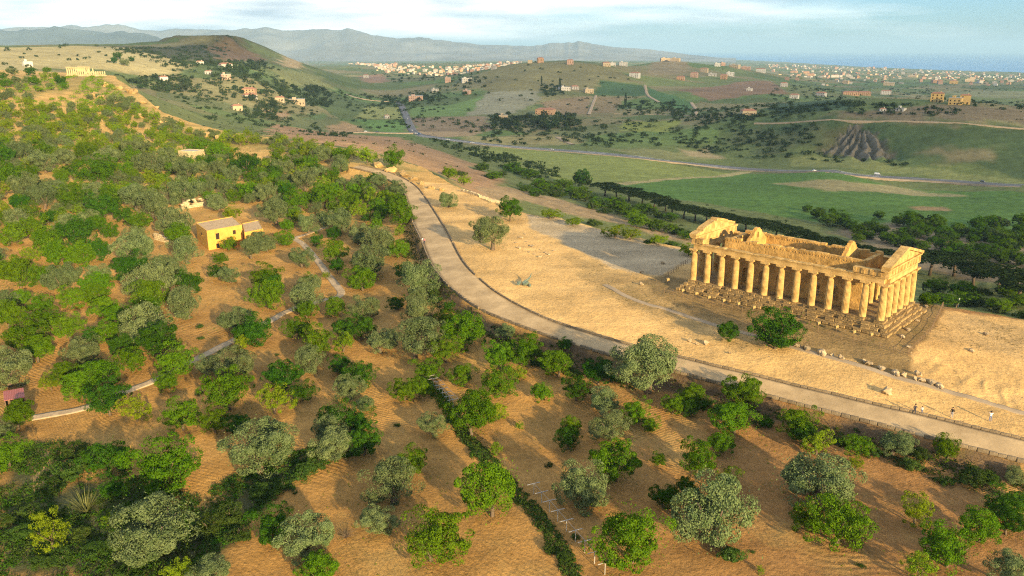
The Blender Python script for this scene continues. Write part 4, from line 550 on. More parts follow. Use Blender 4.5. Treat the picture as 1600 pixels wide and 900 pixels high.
# four steps, each course cut into separate blocks
blocks = []
for k in range(7):
    rnd = random.Random(50 + k); m = MB(); m.box(-.5, -.5, 0, .5, .5, 1)
    me = m.mesh('step_block', STONE2); bm = bmesh.new(); bm.from_mesh(me)
    bmesh.ops.bevel(bm, geom=bm.edges[:], offset=.055, segments=1, affect='EDGES')
    for v in bm.verts: v.co += Vector((rnd.uniform(-.03, .03), rnd.uniform(-.06, .06), rnd.uniform(-.05, .05)))
    bm.to_mesh(me); bm.free(); blocks.append(me)
MARG = .82
platform = MB()
for s in range(4):
    e = MARG + .56 * s - .6
    platform.box(-e, -e, -.56 * (s + 1) - (.1 if s == 3 else 0), LA + e, LB + e, -.56 * s - .02 - .004 * s)
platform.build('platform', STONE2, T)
for s in range(4):
    e = MARG + .56 * s; z1 = -.56 * s; z0 = z1 - .56
    st = empty('step'); st.parent = T
    for (ax, ay, bx, by) in ((-e, -e, LA + e, -e), (LA + e, -e, LA + e, LB + e), (LA + e, LB + e, -e, LB + e), (-e, LB + e, -e, -e)):
        Lg = math.hypot(bx - ax, by - ay); dx, dy = (bx - ax) / Lg, (by - ay) / Lg
        near_side = ay == -e
        p = 0.; rnd = random.Random(int(s * 97 + Lg * 7 + ax * 3))
        while p < Lg - .3:
            w = min(rnd.uniform(.9, 1.9), Lg - p)
            if Lg - p - w < .5: w = Lg - p
            skip = near_side and rnd.random() < .09
            if not skip:
                q = p + w / 2; dep = rnd.uniform(.9, 1.05)
                ins = dep / 2 + (rnd.uniform(-.10, .26) if near_side else rnd.uniform(-.02, .04))
                cx, cyy = ax + dx * q - dy * ins, ay + dy * q + dx * ins
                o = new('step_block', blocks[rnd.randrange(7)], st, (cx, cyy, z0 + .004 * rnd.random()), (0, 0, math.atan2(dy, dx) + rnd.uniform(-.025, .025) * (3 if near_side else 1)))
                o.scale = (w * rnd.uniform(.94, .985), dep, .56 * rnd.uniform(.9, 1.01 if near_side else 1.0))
            p += w

# architrave in one beam from column to column, with the narrow course above it
arch_blocks = []
for k in range(5):
    rnd = random.Random(80 + k); m = MB(); m.box(-.5, -.62, 0, .5, .62, .98)
    me = m.mesh('architrave_block', STONE); bm = bmesh.new(); bm.from_mesh(me)
    bmesh.ops.subdivide_edges(bm, edges=[e for e in bm.edges if abs((e.verts[0].co - e.verts[1].co).x) > .5], cuts=3)
    for v in bm.verts: v.co += Vector((0, rnd.uniform(-.02, .02), rnd.uniform(-.05, .02) if v.co.z > .5 else 0))
    bm.to_mesh(me); bm.free(); arch_blocks.append(me)
sx, sy = LA / (NL - 1), LB / (NF - 1)
ZT = 6.722
for i in range(NL - 1):
    for b in (0, LB):
        o = new('architrave_block', arch_blocks[i % 5], T, ((i + .5) * sx, b, ZT)); o.scale = (sx * .994, 1, 1)
for j in range(NF - 1):
    for a in (0, LA):
        o = new('architrave_block', arch_blocks[(j + 2) % 5], T, (a, (j + .5) * sy, ZT), (0, 0, math.pi / 2))
        o.scale = ((sy if 0 < j < NF - 2 else sy - .62 + .62 * 0) * .994, 1, 1)
        if j in (0, NF - 2): o.location.y += .31 if j == 0 else -.31
for b in (0, LB):                                     # taenia, worn into a ragged line
    m = MB(); rnd = random.Random(9 if b else 8); p = -.6
    while p < LA + .6:
        w = rnd.uniform(.5, 1.3); m.box(p, b - .70, 7.705, min(p + w - .03, LA + .62), b + .66, 7.705 + rnd.uniform(.10, .24)); p += w
    m.build('architrave_course', STONE, T)

def frieze(a0, a1, b0, b1, along):
    """triglyphs and plain slabs between them"""
    m = MB(); m.box(a0, b0, 7.96, a1, b1, 8.98); o = m.build('frieze', STONE, T)
    n = max(2, round(((a1 - a0) if along == 'x' else (b1 - b0)) / 1.6))
    for i in range(n + 1):
        for face in (0, 1):
            t = MB()
            if along == 'x':
                c = a0 + .3 + (a1 - a0 - .6) * i / n; bb = (b0 - .03, b1 + .03)[face]; t.box(c - .29, bb - .028, 7.98, c + .29, bb + .028, 8.96)
                bb += (-.06, .06)[face]
                for g in (-.2, 0, .2): t.box(c + g - .07, bb - .033, 7.99, c + g + .07, bb + .033, 8.95)
            else:
                c = b0 + .3 + (b1 - b0 - .6) * i / n; aa_ = (a0 - .03, a1 + .03)[face]; t.box(aa_ - .028, c - .29, 7.98, aa_ + .028, c + .29, 8.96)
                aa_ += (-.06, .06)[face]
                for g in (-.2, 0, .2): t.box(aa_ - .033, c + g - .07, 7.99, aa_ + .033, c + g + .07, 8.95)
            t.build('triglyph', STONE, o)
    return o
for a in (0, LA):
    m = MB(); m.box(a - .66, -.66, 7.706, a + .66, LB + .66, 7.955); m.build('architrave_course', STONE, T)
    frieze(a - .55, a + .55, -.55, LB + .55, 'y')
frieze(LA - 5.6, LA - .56, -.54, .54, 'x'); frieze(LA - 3.4, LA - .56, LB - .54, LB + .54, 'x'); frieze(.56, 2.1, -.54, .5, 'x')
m = MB(); m.box(LA - 5.6, -.6, 7.955, LA - .67, .6, 7.959); m.box(.67, -.6, 7.955, 2.1, .6, 7.959); m.build('bedding_course', STONE, T)

def pediment(a, out_s, ragged, lo=0., hi=1.):
    """gable of squared blocks with a projecting cornice; lo, hi: how much of its width still stands"""
    W0, W1 = -1.05, LB + 1.05; apex = 2.25; n = 26; rnd = random.Random(int(a) + 3)
    c = MB(); c.box(a - .60, W0, 8.985, a + .60, W1, 9.17); c.box(a - .78 if out_s < 0 else a - .66, W0, 9.171, a + .78 if out_s > 0 else a + .66, W1, 9.40)
    c.build('cornice', STONE, T)
    g = MB(); rk = MB()
    for i in range(n):
        t0, t1 = i / n, (i + 1) / n; tm = (t0 + t1) / 2
        if not lo <= tm <= hi: continue
        h = apex * (1 - abs(2 * tm - 1)); ya, yb = W0 + (W1 - W0) * t0, W0 + (W1 - W0) * t1
        h0, h1 = apex * (1 - abs(2 * t0 - 1)), apex * (1 - abs(2 * t1 - 1))
        if h > .05:
            g.add([(a - .42, ya, 9.40), (a + .42, ya, 9.40), (a + .42, yb, 9.40), (a - .42, yb, 9.40), (a - .42, ya, 9.40 + h0), (a + .42, ya, 9.40 + h0), (a + .42, yb, 9.40 + h1), (a - .42, yb, 9.40 + h1)],
                  [(3, 2, 1, 0), (4, 5, 6, 7), (0, 1, 5, 4), (1, 2, 6, 5), (2, 3, 7, 6), (3, 0, 4, 7)])
        if ragged and rnd.random() < .10: continue
        k = rnd.uniform(.34, .52) if ragged else .5
        dep = (.95, .62) if out_s > 0 else (.62, .95)
        g0 = .02
        rk.add([(a - dep[1], ya + g0, 9.41 + h0), (a + dep[0], ya + g0, 9.41 + h0), (a + dep[0], yb - g0, 9.41 + h1), (a - dep[1], yb - g0, 9.41 + h1),
                (a - dep[1], ya + g0, 9.41 + h0 + k), (a + dep[0], ya + g0, 9.41 + h0 + k), (a + dep[0], yb - g0, 9.41 + h1 + k), (a - dep[1], yb - g0, 9.41 + h1 + k)],
               [(3, 2, 1, 0), (4, 5, 6, 7), (0, 1, 5, 4), (1, 2, 6, 5), (2, 3, 7, 6), (3, 0, 4, 7)])
    g.build('gable_wall', STONE, T); rk.build('raking_cornice', STONE, T)
pediment(LA, 1, False)
pediment(0, -1, True, 0, .93)

# cella: two long walls pierced by arches, cross walls rising to gables
CA0, CA1, CB0, CB1, CH, CT = 5.0, 33.2, 3.05, 12.45, 9.0, .85
def long_wall(b):
    m = MB(); p = CA0; rnd = random.Random(int(b * 10)); n = 6; r = .82; spring = 3.0
    cs = [CA0 + 5.2 + i * 3.62 for i in range(n)]
    x = CA0; y0, y1 = b, b + CT
    for c in cs + [None]:
        e = c - r if c is not None else CA1
        m.box(x, y0, .0, e, y1, CH)
        if c is None: break
        seg = 8; top = CH
        for q in range(seg):
            u0, u1 = -r + 2 * r * q / seg, -r + 2 * r * (q + 1) / seg
            z0, z1 = spring + math.sqrt(max(0, r * r - u0 * u0)), spring + math.sqrt(max(0, r * r - u1 * u1))
            m.add([(c + u0, y0, z0), (c + u1, y0, z1), (c + u1, y1, z1), (c + u0, y1, z0), (c + u0, y0, top), (c + u1, y0, top), (c + u1, y1, top), (c + u0, y1, top)],
                  [(3, 2, 1, 0), (4, 5, 6, 7), (0, 1, 5, 4), (1, 2, 6, 5), (2, 3, 7, 6), (3, 0, 4, 7)])
        m.box(c - r, y0 + .05, .0, c + r, y1 - .05, .75)
        x = c + r
    w = m.build('cella_wall', STONE3, T)
    p = CA0 + .02
    while p < CA1 - .1:                               # coping blocks, some fallen
        L_ = min(rnd.uniform(.8, 1.5), CA1 - p)
        if rnd.random() < .93:
            cb = MB(); hh = rnd.uniform(.28, .52); cb.box(p + .03, y0 - .05, CH + .002, p + L_ - .03, y1 + .05, CH + hh)
            for g in (.25, .6): cb.box(p + L_ * g, y0 - .09, CH - .28, p + L_ * g + .16, y0 - .002, CH - .02)
            cb.build('coping_block', STONE3, w)
        p += L_
long_wall(CB0); long_wall(CB1 - CT)
def cross_wall(a, gable, door, win, seed, lo=0., hi=1., cut=None):
    rnd = random.Random(seed); m = MB(); y0, y1 = CB0 + CT + .002, CB1 - CT - .002; mid = (y0 + y1) / 2
    m.box(a, y0, 0, a + CT, mid - door, CH - .3); m.box(a, mid + door, 0, a + CT, y1, CH - .3); m.box(a + .03, mid - door, 4.6, a + CT - .03, mid + door, CH - .3)
    o = m.build('cross_wall', STONE3, T)
    if gable:
        n = 9; g = MB(); zz = CH - .298; hrow = gable / n
        for r in range(n):
            f = 1 - r / n; w = (y1 - y0) / 2 * f + .2 * rnd.uniform(-1, 1)
            a0, b0 = mid - w, mid + w
            lo_ = y0 + (y1 - y0) * lo; hi_ = y0 + (y1 - y0) * hi
            a0, b0 = max(a0, lo_, y0), min(b0, hi_, y1)
            if b0 - a0 < .3: continue
            if win and .25 < (r + .5) / n < .68:
                g.box(a + .04, a0, zz, a + CT - .04, mid - .34, zz + hrow - .003); g.box(a + .04, mid + .34, zz, a + CT - .04, b0, zz + hrow - .003)
            else: g.box(a + .04, a0, zz, a + CT - .04, b0, zz + hrow - .003)
            zz += hrow
        g.build('stepped_gable', STONE3, o)
cross_wall(CA0 + 4.0, 2.6, .9, True, 4)
cross_wall(CA1 - 5.0, 2.9, 1.0, False, 6, .1, .9)
for a in (CA0 + .0, CA1 - CT):                         # columns between the antae
    for b in (CB0 + 3.3, CB1 - 3.3): column(a + .4, b, 2)
m = MB(); m.box(CA0, CB0 + CT + .003, 6.724, CA0 + CT, CB1 - CT - .003, CH - .1); m.box(CA1 - CT, CB0 + CT + .003, 6.724, CA1, CB1 - CT - .003, CH + .2); m.build('porch_beam', STONE3, T)
rnd = random.Random(5)
for q in range(26):                                    # fallen blocks inside
    s = rnd.uniform(.3, .8)
    o = new('fallen_block', blocks[q % 7], T, (rnd.uniform(CA0 + 1, CA1 - 1), rnd.choice([rnd.uniform(1.0, 2.6), rnd.uniform(CB0 + 1.2, CB1 - 1.5)]), .0), (0, 0, rnd.uniform(0, 3))); o.scale = (s, s * .8, s * .6)

# ---------------------------------------------------------------- trees
def leaf_material(name, col, col2, trans=.35, hue=.012, val=.14, scale=9.):
    m = bpy.data.materials.new(name); m.use_nodes = True; nt = m.node_tree; nt.nodes.clear(); L = nt.links.new
    N = nt.nodes.new
    out = N('ShaderNodeOutputMaterial'); d = N('ShaderNodeBsdfDiffuse'); t = N('ShaderNodeBsdfTranslucent'); mx = N('ShaderNodeMixShader'); mx.inputs[0].default_value = trans
    tc = N('ShaderNodeTexCoord'); n = N('ShaderNodeTexNoise'); n.inputs['Scale'].default_value = scale; n.inputs['Detail'].default_value = 4; n.inputs['Roughness'].default_value = .7
    L(tc.outputs['Object'], n.inputs['Vector'])
    r = N('ShaderNodeValToRGB'); r.color_ramp.elements[0].position = .34; r.color_ramp.elements[1].position = .66
    r.color_ramp.elements[0].color = (*col, 1); r.color_ramp.elements[1].color = (*col2, 1)
    L(n.outputs['Fac'], r.inputs['Fac'])
    oi = N('ShaderNodeObjectInfo'); h = N('ShaderNodeHueSaturation')
    v = N('ShaderNodeMapRange'); v.inputs['To Min'].default_value = 1 - val; v.inputs['To Max'].default_value = 1 + val; L(oi.outputs['Random'], v.inputs['Value']); L(v.outputs['Result'], h.inputs['Value'])
    a = N('ShaderNodeMath'); a.operation = 'MULTIPLY'; a.inputs[1].default_value = 9.37; b = N('ShaderNodeMath'); b.operation = 'FRACT'
    c = N('ShaderNodeMapRange'); c.inputs['To Min'].default_value = .5 - hue * .6; c.inputs['To Max'].default_value = .5 + hue * 1.1
    L(oi.outputs['Random'], a.inputs[0]); L(a.outputs[0], b.inputs[0]); L(b.outputs[0], c.inputs['Value']); L(c.outputs['Result'], h.inputs['Hue'])
    L(r.outputs['Color'], h.inputs['Color']); L(h.outputs['Color'], d.inputs['Color']); L(h.outputs['Color'], t.inputs['Color'])
    L(d.outputs[0], mx.inputs[1]); L(t.outputs[0], mx.inputs[2]); L(mx.outputs[0], out.inputs['Surface'])
    return m
LEAF = {
 'o': leaf_material('olive_leaf', (.060, .092, .030), (.178, .215, .090), .18, .012, .2),
 'a': leaf_material('almond_leaf', (.042, .098, .004), (.116, .198, .009), .25, .014, .22),
 'y': leaf_material('young_almond_leaf', (.088, .148, .005), (.205, .270, .014), .3, .016, .22),
 'd': leaf_material('dark_almond_leaf', (.019, .062, .005), (.056, .128, .010), .22, .012, .2),
 's': leaf_material('shrub_leaf', (.028, .058, .010), (.076, .118, .022), .25, .018, .25),
 'p': leaf_material('pine_needle', (.011, .023, .006), (.030, .046, .013), .1, .012),
 'v': leaf_material('valley_leaf', (.022, .038, .014), (.055, .080, .030), .15, .03, .3),
 'c': leaf_material('cypress_leaf', (.012, .024, .010), (.030, .048, .018), .1, .01),
 'k': leaf_material('dry_tuft', (.09, .065, .025), (.22, .17, .07), .2, .01, .1, 3.),
 'r': leaf_material('reed_leaf', (.10, .12, .035), (.24, .23, .09), .35, .01, .1, 3.),
}
BARK = mat('bark', (.13, .095, .065), var=.4, scale=6., bump=.05, bscale=9.)

def leaves(cent, nrm, size, rng, aspect=.55, jit=.52):
    """one small folded-free quad per leaf, facing mostly along nrm"""
    n = len(cent)
    nn = nrm + rng.normal(0, jit, (n, 3)); nn /= np.linalg.norm(nn, axis=1, keepdims=True) + 1e-9
    t = rng.normal(0, 1, (n, 3)); t -= (t * nn).sum(1, keepdims=True) * nn; t /= np.linalg.norm(t, axis=1, keepdims=True) + 1e-9
    b = np.cross(nn, t); s = size * rng.uniform(.65, 1.35, (n, 1))
    co = np.stack([cent - t * s, cent + b * s * aspect, cent + t * s, cent - b * s * aspect], 1)
    return co.reshape(-1, 3), np.arange(n * 4).reshape(n, 4)

def crown_mesh(kind, seed, lobes, puffs, per, leaf, squash, rough, puff_r, zc, open_=0., low=.25):
    """crown about one unit wide: lobes carry puffs, puffs carry leaves on their outer side"""
    rng = np.random.default_rng(seed); C = []; Nn = []
    lob = []
    for i in range(lobes):
        a = rng.uniform(0, 2 * math.pi); rad = rng.uniform(.10, .27) if i else 0
        lr = rng.uniform(.20, .30) * (1.25 if i == 0 else 1)
        lob.append((rad * math.cos(a), rad * math.sin(a), zc + rng.uniform(-.10, .12) * rough, lr))
    for i in range(puffs):
        lx, ly, lz, lr = lob[i % lobes]
        d = rng.normal(0, 1, 3); d[2] = abs(d[2]) * 1.0 - low * rng.random() * 2; d /= np.linalg.norm(d)
        rr_ = lr * rng.uniform(.72, 1.08) * (1 + rough * rng.uniform(-.12, .22))
        pc = np.array([lx + d[0] * rr_, ly + d[1] * rr_, lz + d[2] * rr_ * squash])
        pr = puff_r * rng.uniform(.65, 1.3)
        m = int(per * rng.uniform(.7, 1.3) * (1 - open_ * rng.random()))
        e = rng.normal(0, 1, (m, 3)) + d * 1.0; e /= np.linalg.norm(e, axis=1, keepdims=True)
        q = rng.uniform(.55, 1.05, (m, 1)) ** .6
        C.append(pc + e * pr * q * np.array([1, 1, .85])); Nn.append(e * .8 + np.array([0, 0, .25]))
    m = int(puffs * per * .10)                               # sparse inner foliage
    e = rng.normal(0, .16, (m, 3)); C.append(np.c_[e[:, 0], e[:, 1], zc + e[:, 2] * squash]); Nn.append(rng.normal(0, 1, (m, 3)))
    C = np.concatenate(C); Nn = np.concatenate(Nn)
    C[:, 2] = np.maximum(C[:, 2], .03)
    w = np.percentile(np.hypot(C[:, 0], C[:, 1]), 87); C[:, :2] *= .5 / w
    co, f = leaves(C, Nn, leaf, rng)
    return np_mesh('crown', co, f, LEAF[kind], False)
def trunk_mesh(seed, h, r, limbs, spread):
    rnd = random.Random(seed); m = MB(); lean = (rnd.uniform(-.05, .05), rnd.uniform(-.05, .05))
    m.tube([(0, 0, -.10), (lean[0] * .4, lean[1] * .4, h * .5), (lean[0], lean[1], h)], [r * 1.35, r, r * .8], 7)
    for k in range(limbs):
        a = 2 * math.pi * k / limbs + rnd.uniform(-.4, .4); s = spread * rnd.uniform(.7, 1.2)
        m.tube([(lean[0], lean[1], h * .9), (lean[0] + s * .5 * math.cos(a), lean[1] + s * .5 * math.sin(a), h + .12), (lean[0] + s * math.cos(a), lean[1] + s * math.sin(a), h + .30)], [r * .62, r * .42, r * .16], 5)
    return m.mesh('trunk', BARK, True)
# rounded, tightly puffed olives; open, leafy almonds; low shrubs
CROWNS = {
 'o': [crown_mesh('o', 100 + k, 4 + k % 3, 66, 270, .0135, 1.0, 1.1, .122, .43, 0., .75) for k in range(7)],
 'a': [crown_mesh('a', 200 + k, 4 + k % 4, 88, 165, .0165, 1.0, 1.4, .100, .45, (.15, .5)[k % 2], .8) for k in range(8)],
}
def recolour(me, kind):
    c = me.copy(); c.materials.clear(); c.materials.append(LEAF[kind]); return c
CROWNS['d'] = [recolour(m, 'd') for m in CROWNS['a'][2:7]]
CROWNS['y'] = [crown_mesh('y', 300 + k, 3 + k % 3, 62, 120, .0185, .95, 1.6, .085, .45, .55, .7) for k in range(5)]
CROWNS['s'] = [crown_mesh('s', 400 + k, 5, 50, 100, .023, .6, 1.4, .11, .20, .3, .3) for k in range(5)]
TRUNKS = {'o': [trunk_mesh(k, .20, .055, 4, .22) for k in range(4)], 'a': [trunk_mesh(20 + k, .22, .036, 5, .24) for k in range(4)]}
TRUNKS['d'] = TRUNKS['y'] = TRUNKS['a']; TRUNKS['s'] = [trunk_mesh(40, .10, .03, 5, .2)]
KIND = {'o': ('olive_tree', 'silvery grey-green olive tree', 'olive tree'), 'a': ('almond_tree', 'leafy green almond tree', 'almond tree'),
        'd': ('almond_tree', 'dark green almond tree', 'almond tree'), 'y': ('almond_tree', 'bright yellow-green almond tree', 'almond tree'),
        's': ('shrub', 'low dark green shrub', 'shrub')}
def plant(kind, x, y, w, seed, name=None, sink=.05, hs=None, z=None):
    rnd = random.Random(seed)
    t = empty(name or KIND[kind][0], (x, y, (hz(x, y) if z is None else z) - sink), rnd.uniform(0, 6.28))
    k = (hs or {'o': 1.10, 'a': 1.14, 'd': 1.10, 'y': 1.18, 's': .95}[kind]) * rnd.uniform(.88, 1.14)
    t.scale = (w * 1.02 * rnd.uniform(.92, 1.1), w * 1.02 * rnd.uniform(.94, 1.08), w * k)
    new('trunk', rnd.choice(TRUNKS[kind]), t); new('crown', rnd.choice(CROWNS[kind]), t)
    return t
def nth(i):
    w = ['first', 'second', 'third', 'fourth', 'fifth', 'sixth', 'seventh', 'eighth', 'ninth', 'tenth', 'eleventh', 'twelfth', 'thirteenth', 'fourteenth', 'fifteenth', 'sixteenth', 'seventeenth', 'eighteenth', 'nineteenth', 'twentieth'] + [f'twenty-{q}' for q in ('first', 'second', 'third', 'fourth', 'fifth', 'sixth', 'seventh', 'eighth', 'ninth')]
    return w[i] if i < len(w) else None
def plot_of(x, y):
    """which part of the orchard a trunk stands in, named by things one can find"""
    for name, poly in PLOTS:
        if inside(np.array([x]), np.array([y]), poly)[0]: return name
    return 'on the open ground of the ridge'
by_plot = {}
for i, (k, x, y, w) in enumerate(TREES):
    t = plant(k, x, y, w, i)
    by_plot.setdefault((plot_of(x, y), k), []).append((math.atan2(x, y), t, w))
SIZE = lambda w: 'big' if w > 8.2 else 'small' if w < 3.6 else 'mid-sized'
for (pl, k), lst in by_plot.items():
    lst.sort(key=lambda e: e[0]); noun = KIND[k][2] + 's'
    for i, (_, t, w) in enumerate(lst):
        base = KIND[k][1]
        if len(lst) == 1: lab = f'only {base} {pl}'
        else:
            o = nth(i) if i < len(lst) / 2 or len(lst) > 39 else None
            e = nth(len(lst) - 1 - i)
            pos = ('leftmost' if i == 0 else 'rightmost' if i == len(lst) - 1 else f'{o} from left' if o else f'{e} from right')
            lab = f'{base} {pl}, {pos}'
        tag(t, lab, KIND[k][2], {'o': 'olive trees of the orchard', 's': 'shrubs among the orchard trees'}.get(k, 'almond trees of the orchard'))

# the dense grove that climbs the far slope of the ridge
rng = np.random.default_rng(12); P = np.array(GROVE_AREA); pts = []
occupied = [(x, y, w) for _, x, y, w in TREES] + [(px, py, pr * 2.2) for px, py, pr, _ in PADS]
cand = np.c_[rng.uniform(P[:, 0].min(), P[:, 0].max(), 9000), rng.uniform(P[:, 1].min(), P[:, 1].max(), 9000)]
cand = cand[inside(cand[:, 0], cand[:, 1], GROVE_AREA)]
for hole in GROVE_HOLES: cand = cand[~inside(cand[:, 0], cand[:, 1], hole)]
gap = vnoise(cand[:, 0] / 24, cand[:, 1] / 24, 77)
for (x, y), g in zip(cand, gap):
    if g > .33: continue
    far = min(1, max(0, (math.hypot(x, y) - 260) / 250)); w = rng.uniform(3.2, 6.4) - far * .3
    if all((x - a) ** 2 + (y - b) ** 2 > (.47 * (w + c)) ** 2 for a, b, c in occupied):
        occupied.append((x, y, w)); pts.append((x, y, w))
pts.sort(key=lambda p: p[0] ** 2 + p[1] ** 2)
GZs = height(np.array([p[0] for p in pts]), np.array([p[1] for p in pts])) if pts else []
cnt = {'o': 0, 'a': 0, 'y': 0}; skip_ = set(); left_over = []
for i, ((x, y, w), z) in enumerate(zip(pts, GZs)):
    k = rng.choice(['o', 'a', 'y', 'd'], p=[.30, .27, .36, .07])
    if k == 'o':
        if cnt['o'] > 190: k = 'a'
        else: cnt['o'] += 1
    if k in 'ad':
        if cnt['a'] > 100: k = 'y'
        else: cnt['a'] += 1
    if k == 'y':
        if cnt['y'] > 290: left_over.append((x, y, z, w)); continue
        cnt['y'] += 1
    t = plant(k, x, y, w, 5000 + i, z=z, name='green_bush' if k == 'y' else None)
    az = math.degrees(math.atan2(x, y)); rr_ = math.hypot(x, y)
    where = ('near the far temple' if az < -20 and rr_ > 430 else 'along the rocky ridge crest' if rr_ > 380 else 'at the left edge' if az < -29 else 'behind the yellow house' if az > -22 and az < -12 else 'near the far bend of the paved way' if az >= -12 else 'left of the yellow house')
    nm, ct = {'o': ('grey-green olive tree', 'olive tree'), 'y': ('round bright green bush', 'bush')}.get(k, ('green almond tree', 'almond tree'))
    tag(t, f'{nm} in the grove {where}', ct, f'{ct}{"es" if ct == "bush" else "s"} in the grove {where}')
print('grove', len(pts), cnt)

# umbrella pines along the foot of the slope
def pine_crown(seed):
    rng = np.random.default_rng(seed); C = []; Nn = []
    for i in range(46):
        a = rng.uniform(0, 6.283); r = .46 * math.sqrt(rng.random()); top = .70 + .10 * (1 - (r / .46) ** 2) + rng.uniform(-.03, .03)
        pc = np.array([r * math.cos(a), r * math.sin(a), top]); m = 46
        e = rng.normal(0, 1, (m, 3)); e[:, 2] = np.abs(e[:, 2]) * .9 - .25; e /= np.linalg.norm(e, axis=1, keepdims=True)
        C.append(pc + e * np.array([.11, .11, .10]) * rng.uniform(.5, 1, (m, 1))); Nn.append(e + np.array([0, 0, .4]))
    co, f = leaves(np.concatenate(C), np.concatenate(Nn), .030, rng, .5)
    return np_mesh('crown', co, f, LEAF['p'], False)
pcr = [pine_crown(k) for k in range(4)]
def pine_trunk(seed):
    rnd = random.Random(seed); m = MB(); m.tube([(0, 0, -.05), (.01, 0, .3), (.02, .01, .56)], [.032, .025, .02], 7)
    for k in range(6):
        a = k * 1.05 + rnd.uniform(-.3, .3); m.tube([(.015, 0, .45 + .02 * k), (.14 * math.cos(a), .14 * math.sin(a), .60), (.30 * math.cos(a), .30 * math.sin(a), .70)], [.014, .010, .005], 5)
    return m.mesh('trunk', BARK, True)
ptr = [pine_trunk(k) for k in range(3)]
for i, (x, y, w) in enumerate(PINES):
    t = empty('umbrella_pine', (x, y, hz(x, y) - .2), i * 1.7); t.scale = (w * 2.0, w * 2.0, w * .92)
    new('trunk', ptr[i % 3], t); new('crown', pcr[i % 4], t)
    pos = f'{nth(i)} from left' if i < 14 else ('rightmost' if i == len(PINES) - 1 else f'{nth(len(PINES) - 1 - i)} from right')
    tag(t, f'dark umbrella pine in the row below the temple slope, {"leftmost" if i == 0 else pos}', 'pine tree', 'umbrella pines below the slope')
CROWNS['v'] = [crown_mesh('v', 500 + k, 5, 40, 36, .042, .8, 1.4, .11, .36, .3, .5) for k in range(5)]
TRUNKS['v'] = TRUNKS['a']; KIND['v'] = ('valley_tree', '', ''); 
for lst, lab, cat, grp, hs in ((SLOPE_SHRUBS, 'dark shrub on the slope behind the temple terrace', 'shrub', 'shrubs on the slope', .75), (GROVE, 'small dark olive tree in the grove below the temple', 'olive tree', 'small trees of the grove below the temple', .95)):
    for i, (x, y, w) in enumerate(lst):
        rnd = random.Random(900 + i); kk = 'v' if (cat != 'shrub' or i % 4) else 's'
        if cat == 'shrub' and y < 300 and x < 60: kk = rnd.choice('syy')
        t = plant(kk if kk != 'v' else 'a', x, y, w * 1.25, 7000 + i, name='shrub' if cat == 'shrub' else 'olive_tree', hs=hs)
        if kk == 'v': t.children[1].data = rnd.choice(CROWNS['v'])
        srt = sorted(lst, key=lambda q: math.atan2(q[0], q[1])); k = srt.index((x, y, w)); e = len(srt) - 1 - k
        tag(t, lab + ', ' + ('leftmost' if k == 0 else 'rightmost' if e == 0 else f'{nth(k)} from left' if k < e else f'{nth(e)} from right'), cat, grp)
x, y, w = BROADLEAF; t = plant('d', x, y, w, 1, name='broadleaf_tree', hs=1.1); t.children[1].data = CROWNS['v'][1]
tag(t, 'tall dark round-crowned tree standing at the near end of the pine row', 'tree')

# ---------------------------------------------------------------- ways
def resample(line, step):
    L = np.array(line, float)
    # smooth once so that surveyed corners become curves
    for _ in range(2):
        Q = [L[0]]
        for a, b in zip(L[:-1], L[1:]): Q += [a * .75 + b * .25, a * .25 + b * .75]
        L = np.array(Q + [L[-1]])
    s = np.r_[0, np.cumsum(np.hypot(*np.diff(L, axis=0).T))]; n = max(3, int(s[-1] / step))
    t = np.linspace(0, s[-1], n)
    return np.c_[np.interp(t, s, L[:, 0]), np.interp(t, s, L[:, 1])]
def normals(L):
    d = np.gradient(L, axis=0); d /= np.linalg.norm(d, axis=1, keepdims=True); return np.c_[-d[:, 1], d[:, 0]]
def ribbon(name, left, right, m, lift, detail=True, across=6, drop=.25):
    """sheet laid over the ground between two lines, its rims turned down into the soil"""
    k = np.linspace(0, 1, across)[:, None, None]; G = left[None] * (1 - k) + right[None] * k
    Z = height(G[..., 0].ravel(), G[..., 1].ravel(), detail).reshape(G.shape[:2]) + lift
    G = np.concatenate([G[:1], G, G[-1:]]); Z = np.concatenate([Z[:1] - drop, Z, Z[-1:] - drop])
    return tag(new(name, grid_mesh(name, G[::-1, :, 0], G[::-1, :, 1], Z[::-1], m)), kind='structure')
PAVING = mat('paving', (.47, .325, .165), rough=.9, var=.34, scale=.22, bump=.03, bscale=2.5, detail=10, col2=(.55, .39, .205))
GRAVEL = mat('path_gravel', (.40, .30, .19), rough=.95, var=.25, scale=.8, bump=.04)
DUST = mat('dirt_track', (.36, .27, .17), rough=.95, var=.2, scale=.2)
ASPHALT = mat('asphalt', (.15, .145, .14), rough=.85, var=.15, scale=.05)
lo = resample(ROAD_LOW, 1.2); hi = resample(ROAD_HIGH, 1.2); n = max(len(lo), len(hi))
rs = lambda L: np.c_[np.interp(np.linspace(0, 1, n), np.linspace(0, 1, len(L)), L[:, 0]), np.interp(np.linspace(0, 1, n), np.linspace(0, 1, len(L)), L[:, 1])]
lo, hi = rs(lo), rs(hi)
ribbon('paved_way', lo, hi, PAVING, .02, False, 9)
for i, Lw in enumerate(PATH_LINES):
    L = resample(Lw, .8); nn = normals(L); w = (.95, .8, .6)[i]
    ribbon('footpath', L + nn * w, L - nn * w, GRAVEL if i < 2 else DUST, .10)
